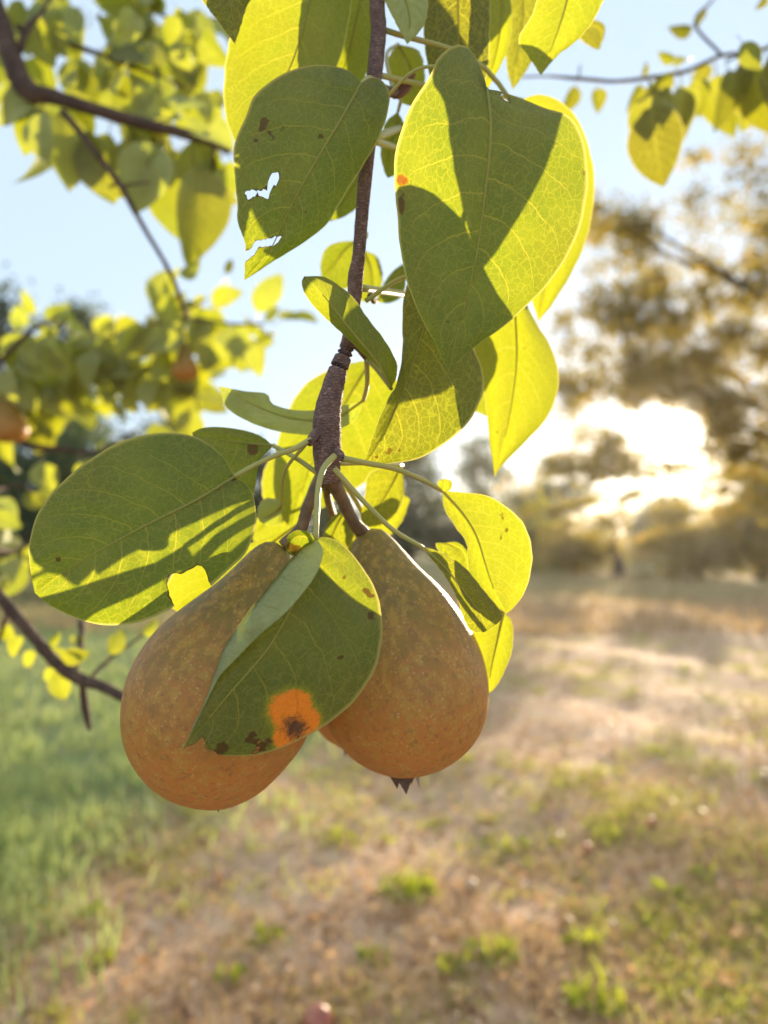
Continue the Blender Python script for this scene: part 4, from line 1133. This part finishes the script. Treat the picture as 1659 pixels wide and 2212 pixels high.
# upper right branch
b4 = thing('pear_branch', P(1700, 60, .85), 'thin dark shoot with hanging olive leaves in the upper right sky', 'branch', 'blurred pear branches behind')
r1 = [(1720, 70, .85, 10), (1640, 110, .84, 9), (1560, 120, .83, 8), (1480, 155, .82, 9), (1400, 168, .80, 9), (1330, 176, .78, 8), (1250, 170, .76, 8), (1180, 165, .74, 5), (1100, 168, .70, 4)]
vtube('stem', r1, m_bark2, b4, 50, 8, .2)
vtube('shoot', [(1560, 120, .83, 7), (1500, 50, .84, 6), (1540, 0, .85, 5), (1560, -40, .86, 4)], m_bark2, b4, 14, 6, .2)
vtube('shoot', [(1640, 110, .84, 7), (1600, 120, .84, 6), (1568, 132, .84, 4)], m_bark2, b4, 8, 6, .2)
vtube('shoot', [(1250, 172, .76, 5), (1252, 150, .76, 4), (1254, 140, .76, 3)], m_bark2, b4, 6, 6)
for a, b, dd, rl, ti in [((1400, 170), (1425, 402), .62, .35, .1), ((1470, 158), (1460, 320), .72, .3, .05), ((1430, 165), (1385, 270), .7, .5, .1), ((1540, 125), (1555, 285), .80, .4, .3), ((1600, 118), (1615, 195), .70, .3, .05),
                         ((1620, 110), (1650, 290), .72, .4, .35), ((1590, 75), (1640, 150), .62, .3, .0), ((1250, 170), (1232, 240), .76, .6, .25), ((1290, 174), (1295, 240), .76, .3, .2), ((1470, 130), (1420, 125), .8, .5, .2),
                         ((1450, 160), (1490, 100), .82, .6, .05), ((1510, 60), (1450, 75), .84, .6, 0), ((1530, 10), (1500, 50), .85, .8, 0), ((1655, 100), (1690, 240), .7, .4, .2), ((1400, 165), (1450, 260), .7, .6, .1), ((1380, 172), (1400, 130), .8, .9, .1),
                         ((1660, -20), (1640, 20), .7, .8, 0)]:
    vleaf(b4, a, b, dd + .02, roll=rl * rnd.choice((-1, 1)), tint=ti)
for a, b, dd, rl in [((1420, 165), (1375, 320), .64, .5), ((1455, 160), (1500, 270), .70, .6), ((1490, 150), (1525, 240), .74, .4), ((1430, 168), (1445, 330), .66, .9), ((1395, 168), (1365, 240), .74, .5),
                     ((1575, 115), (1590, 260), .72, .8), ((1620, 112), (1600, 170), .7, .4), ((1650, 100), (1625, 270), .74, .5), ((1660, 90), (1690, 200), .66, .3), ((1470, 150), (1405, 200), .7, .6), ((1540, 122), (1500, 190), .8, .6)]:
    vleaf(b4, a, b, dd + .03, roll=rl * rnd.choice((-1, 1)), tint=rnd.uniform(0, .3))

# blurred pears on the middle left branch
def far_pear(x, y, d, r, label):
    top = P(x, y - r * 1.9, d)
    t = thing('pear', top, label, 'pear', 'blurred pears in the background leaves')
    k = d / F; prof = [(0, .05), (.06, .28), (.25, .42), (.5, .72), (.72, 1.0), (.86, .93), (.96, .6), (1.0, .1)]
    pts = [P(x + r * .1 * s, y - r * 1.8 + s * 2.8 * r, d) for s, _ in prof]
    gg = tube_geo(pts, [q * r * k for _, q in prof], 28, 20)
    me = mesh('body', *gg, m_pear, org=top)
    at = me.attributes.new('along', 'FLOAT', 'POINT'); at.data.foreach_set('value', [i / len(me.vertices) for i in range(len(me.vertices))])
    link('body', me, t, top)
    gg = tube_geo([P(x - r * .2, y - r * 3.0, d), P(x - r * .1, y - r * 2.3, d), P(x, y - r * 1.75, d)], [.0017, .0016, .002], 8, 6)
    link('stem', mesh('stem', *gg, m_stem, org=top), t, top)
far_pear(14, 915, 1.16, 42, 'sunlit blurred pear at the left edge')
far_pear(398, 792, 1.14, 30, 'dark blurred pear among the leaves below the bare shoot')

# ================================================================== grass, weeds, fallen fruit
def blades(name, pts, h, w, mat, lean=.35, parent=None, org=(0, 0, 0), rs=nrng, seg=2):
    k = len(pts)
    a = rs.random(k) * 6.283; hh = h * (.45 + .8 * rs.random(k)); ww = w * (.6 + .8 * rs.random(k))
    ln = lean * rs.random(k); b = rs.random(k) * 6.283
    sx, sy = np.cos(a) * ww, np.sin(a) * ww
    dx, dy = np.cos(b) * ln * hh, np.sin(b) * ln * hh
    p = np.asarray(pts)
    V = np.zeros((k, 5, 3))
    V[:, 0] = p - np.stack([sx, sy, np.zeros(k) + .01], 1); V[:, 1] = p + np.stack([sx, sy, np.zeros(k) - .01], 1)
    m = p + np.stack([dx * .35, dy * .35, hh * .6], 1)
    V[:, 2] = m + np.stack([sx, sy, sx * 0], 1) * .8; V[:, 3] = m - np.stack([sx, sy, sx * 0], 1) * .8
    V[:, 4] = p + np.stack([dx, dy, hh], 1)
    Fc = []
    for i in range(k):
        o = i * 5; Fc.append([o, o + 1, o + 2, o + 3]); Fc.append([o + 3, o + 2, o + 4])
    return mesh(name, V.reshape(-1, 3), Fc, mat, smooth=False, org=org)
def scatter(n, y0, y1, keep, rs=nrng):
    """positions over the ground in the field of view, denser near the camera"""
    out = []
    Y = y0 * (y1 / y0) ** rs.random(n * 2); X = (rs.random(n * 2) - .5) * 1.5 * (Y + .5)
    for x, y in zip(X, Y):
        if len(out) >= n: break
        if keep(x, y): out.append((x, y, gz(x, y)))
    return np.array(out)
def patch(x, y, f=1.0, o=0.0):
    return .5 + .25 * (math.sin(f * (2.1 * x + 1.2 * y) + o) + math.sin(f * (1.1 * x - 2.7 * y) + 2 * o + 1)) + .18 * math.sin(f * (5.3 * x + 4.1 * y) + o * 3)
def strip(x, y):
    """how much a spot lies on the worn pale strip that runs away to the right"""
    c = np.interp(y, [1.2, 2.2, 3.3, 5.0, 9.0, 16.0], [-1.1, -.55, .35, 1.9, 4.0, 6.5]); w = .32 + .17 * y
    return max(0.0, 1.0 - abs(x - c) / w)
isg = lambda x, y: x < green_line(y) + .22 * math.sin(3 * y + 5 * x) + rnd.gauss(0, .30)
o = link('grass', blades('grass', scatter(34000, 1.6, 16, lambda x, y: isg(x, y) and patch(x, y, 3.0, .7) + rnd.gauss(0, .25) > .3), .10, .0042, m_green, .8)); o['kind'] = 'stuff'
o = link('dry_grass', blades('dry_grass', scatter(52000, 1.0, 14, lambda x, y: (not isg(x, y) or rnd.random() < .2) and rnd.random() > strip(x, y) * .85 and .5 * patch(x, y, 1.2, .4) + .5 * patch(x, y, 4.3, 1.7) + rnd.gauss(0, .14) > .42), .042, .0026, m_dry, 1.4)); o['kind'] = 'stuff'
def tufts(n, y0, y1):
    c = scatter(n, y0, y1, lambda x, y: (not isg(x, y)) and rnd.random() > strip(x, y) * .72 and patch(x, y, 1.1, 2.0) + rnd.gauss(0, .22) > .5)
    out = []
    for p in c:
        k = int(nrng.integers(6, 46)); r = .02 + .08 * nrng.random() ** 1.2
        q = p[None] + np.column_stack([nrng.normal(size=(k, 2)) * r, np.zeros(k)])
        out.append(q)
    return np.concatenate(out)
o = link('sparse_grass', blades('sparse_grass', tufts(2600, 1.1, 10), .034, .0026, m_tuft, 1.9)); o['kind'] = 'stuff'
o = link('far_grass', blades('far_grass', scatter(26000, 9, 34, lambda x, y: True), .14, .011, m_dry, .9)); o['kind'] = 'stuff'
def litter(n):
    pts = scatter(n, 1.05, 9, lambda x, y: not isg(x, y) or rnd.random() < .15)
    V, Fc = [], []
    for p in pts:
        s = rnd.uniform(.007, .026) * (1.6 if rnd.random() < .12 else 1); a = rnd.random() * 6.28; c, q = math.cos(a) * s, math.sin(a) * s
        z = rnd.uniform(.006, .024); o = len(V)
        V += [(p[0] - c, p[1] - q, p[2] + z), (p[0] - q * .4, p[1] + c * .4, p[2] + z + rnd.uniform(-.010, .022)), (p[0] + c, p[1] + q, p[2] + z + .004), (p[0] + q * .4, p[1] - c * .4, p[2] + z + rnd.uniform(-.003, .008))]
        Fc += [[o, o + 1, o + 2], [o, o + 2, o + 3]]
    return mesh('leaf_litter', V, Fc, m_litter, smooth=False)
o = link('leaf_litter', litter(7500)); o['kind'] = 'stuff'

def weed(x, y, n, h, w, rad, label, broad=False):
    c = G(x, y)
    t = thing('weed', c, label, 'weed', 'green weeds on the dry ground')
    rs = np.random.default_rng(int(x * 3 + y))
    if broad:
        for k in range(n):
            a = rs.random() * 6.283; L = h * (.7 + .5 * rs.random())
            me = BLW[k % 3]
            f = link('leaf', me, t, c)
            D = Vector((math.cos(a), math.sin(a) * .6, .55 + .5 * rs.random())); nn = Vector((0, -.5, 1))
            xx = D.normalized(); z = (nn - xx * nn.dot(xx)).normalized(); yy = z.cross(xx)
            f.rotation_euler = Matrix((xx, yy, z)).transposed().to_euler(); f.scale = (L / .076,) * 3
    else:
        n = max(20, int(n * .8)); rad *= 1.35; r = rad * rs.random(n) ** .7; a = rs.random(n) * 6.283
        pts = np.stack([c.x + r * np.cos(a), c.y + r * np.sin(a), np.zeros(n) + c.z - .003], 1)
        link('blades', blades('blades', pts, h, w, m_weed, 1.0, org=c, rs=rs), t, c)['kind'] = 'stuff'
        for k in range(7):
            a2 = rs.random() * 6.283
            f = link('leaf', BLW[k % 3], t, c + Vector((math.cos(a2), math.sin(a2), 0)) * rad * .5)
            D = Vector((math.cos(a2), math.sin(a2), .9)); nn = Vector((0, -.6, 1))
            xx = D.normalized(); z = (nn - xx * nn.dot(xx)).normalized(); yy = z.cross(xx)
            f.rotation_euler = Matrix((xx, yy, z)).transposed().to_euler(); f.scale = (h / .09,) * 3
BLW = []
for i in range(3):
    me = BL[i].copy(); me.materials[0] = m_weed; BLW.append(me)
weed(885, 1925, 130, .060, .004, .075, 'largest bushy green weed in the middle of the dry ground below the pears')
weed(1295, 2170, 60, .075, .0045, .05, 'bright leafy weed at the bottom right')
weed(1060, 2075, 70, .065, .004, .055, 'upright grassy weed tuft between the two bushy weeds')
weed(580, 2025, 45, .045, .004, .05, 'low green weed below the left pear')
weed(205, 1985, 5, .055, 0, 0, 'pair of broad bright leaves on the left bare patch', True)
weed(1445, 1925, 4, .070, 0, 0, 'broad bright leaf standing on the right dry ground', True)
weed(1530, 1900, 4, .060, 0, 0, 'second broad leaf just right of the other', True)
weed(1255, 2035, 12, .06, .005, .03, 'slim green weed above the bottom right one')
weed(500, 2105, 10, .045, .005, .025, 'tiny bright weed near the bottom left')
weed(210, 2075, 12, .045, .005, .03, 'tiny weed below the pair of broad leaves')
weed(805, 2065, 16, .04, .005, .04, 'small pale green weed left of the grassy tuft')
weed(735, 1810, 40, .05, .005, .07, 'yellow green tuft just below the right pear')
weed(1330, 1815, 30, .05, .005, .08, 'flat grey green weed beside the small red fruit')
weed(1090, 1815, 30, .05, .005, .09, 'flat weed right of the right pear')
weed(975, 2095, 14, .05, .006, .03, 'bright weed tip beside the pale fallen fruit')
weed(1440, 1995, 20, .05, .005, .04, 'dull green weed under the broad leaf')

def fruit(x, y, r, mat, label, sy=.92):
    c = G(x, y)
    t = thing('fallen_fruit', c, label, 'fallen fruit', 'fallen fruit on the dry ground')
    V, Fc = [], []; n, m = 14, 18
    for i in range(n + 1):
        th = math.pi * i / n
        rr = r * math.sin(th) * (1 + .06 * math.cos(th)); z = r * sy * math.cos(th) - r * .22 * math.exp(-(th / .35) ** 2)
        for k in range(m):
            a = 6.283 * k / m; V.append((rr * math.cos(a), rr * math.sin(a), z))
    for i in range(n):
        for k in range(m): Fc.append([i * m + k, i * m + (k + 1) % m, (i + 1) * m + (k + 1) % m, (i + 1) * m + k])
    R = Matrix.Rotation(rnd.uniform(-1, 1), 3, 'X') @ Matrix.Rotation(rnd.uniform(-1, 1), 3, 'Y')
    V = [R @ Vector(v) + Vector((0, 0, r * .8)) for v in V]
    link('body', mesh('body', V, Fc, mat), t, c)
    top = R @ Vector((0, 0, r * .66)) + Vector((0, 0, r * .8)); up = R @ Vector((.1, 0, 1))
    gg = tube_geo([top, top + up * r * .35, top + up * r * .6], [r * .05, r * .04, r * .06], 6, 6)
    link('stalk', mesh('stalk', *gg, m_stem), t, c)
fruit(686, 2205, .034, m_red, 'red round fallen fruit cut by the bottom edge')
fruit(1271, 1835, .020, m_red, 'small reddish fallen fruit on the right beside the flat weed')
fruit(1018, 1912, .024, m_tan, 'pale pinkish fallen fruit right of the bushy weed')
fruit(620, 2092, .014, m_tan, 'small tan fallen fruit at the bottom left of the middle')
fruit(910, 2100, .015, m_tan, 'small tan fallen fruit near the bottom centre')
fruit(936, 2060, .013, m_tan, 'small pale fallen fruit just above the bottom centre one')
fruit(1020, 1998, .012, m_tan, 'little pale fallen fruit between the weeds')
fruit(1222, 1850, .016, m_tan, 'tan fallen fruit left of the small reddish one')
fruit(1410, 1795, .020, m_red, 'dull red fallen fruit farthest to the right')
fruit(605, 2205, .013, m_tan, 'small tan fallen fruit left of the red one at the bottom')
fruit(1655, 1690, .030, m_tan, 'bright tan fallen fruit at the right edge')
fruit(690, 2150, .012, m_tan, 'small pale fallen fruit above the red one')
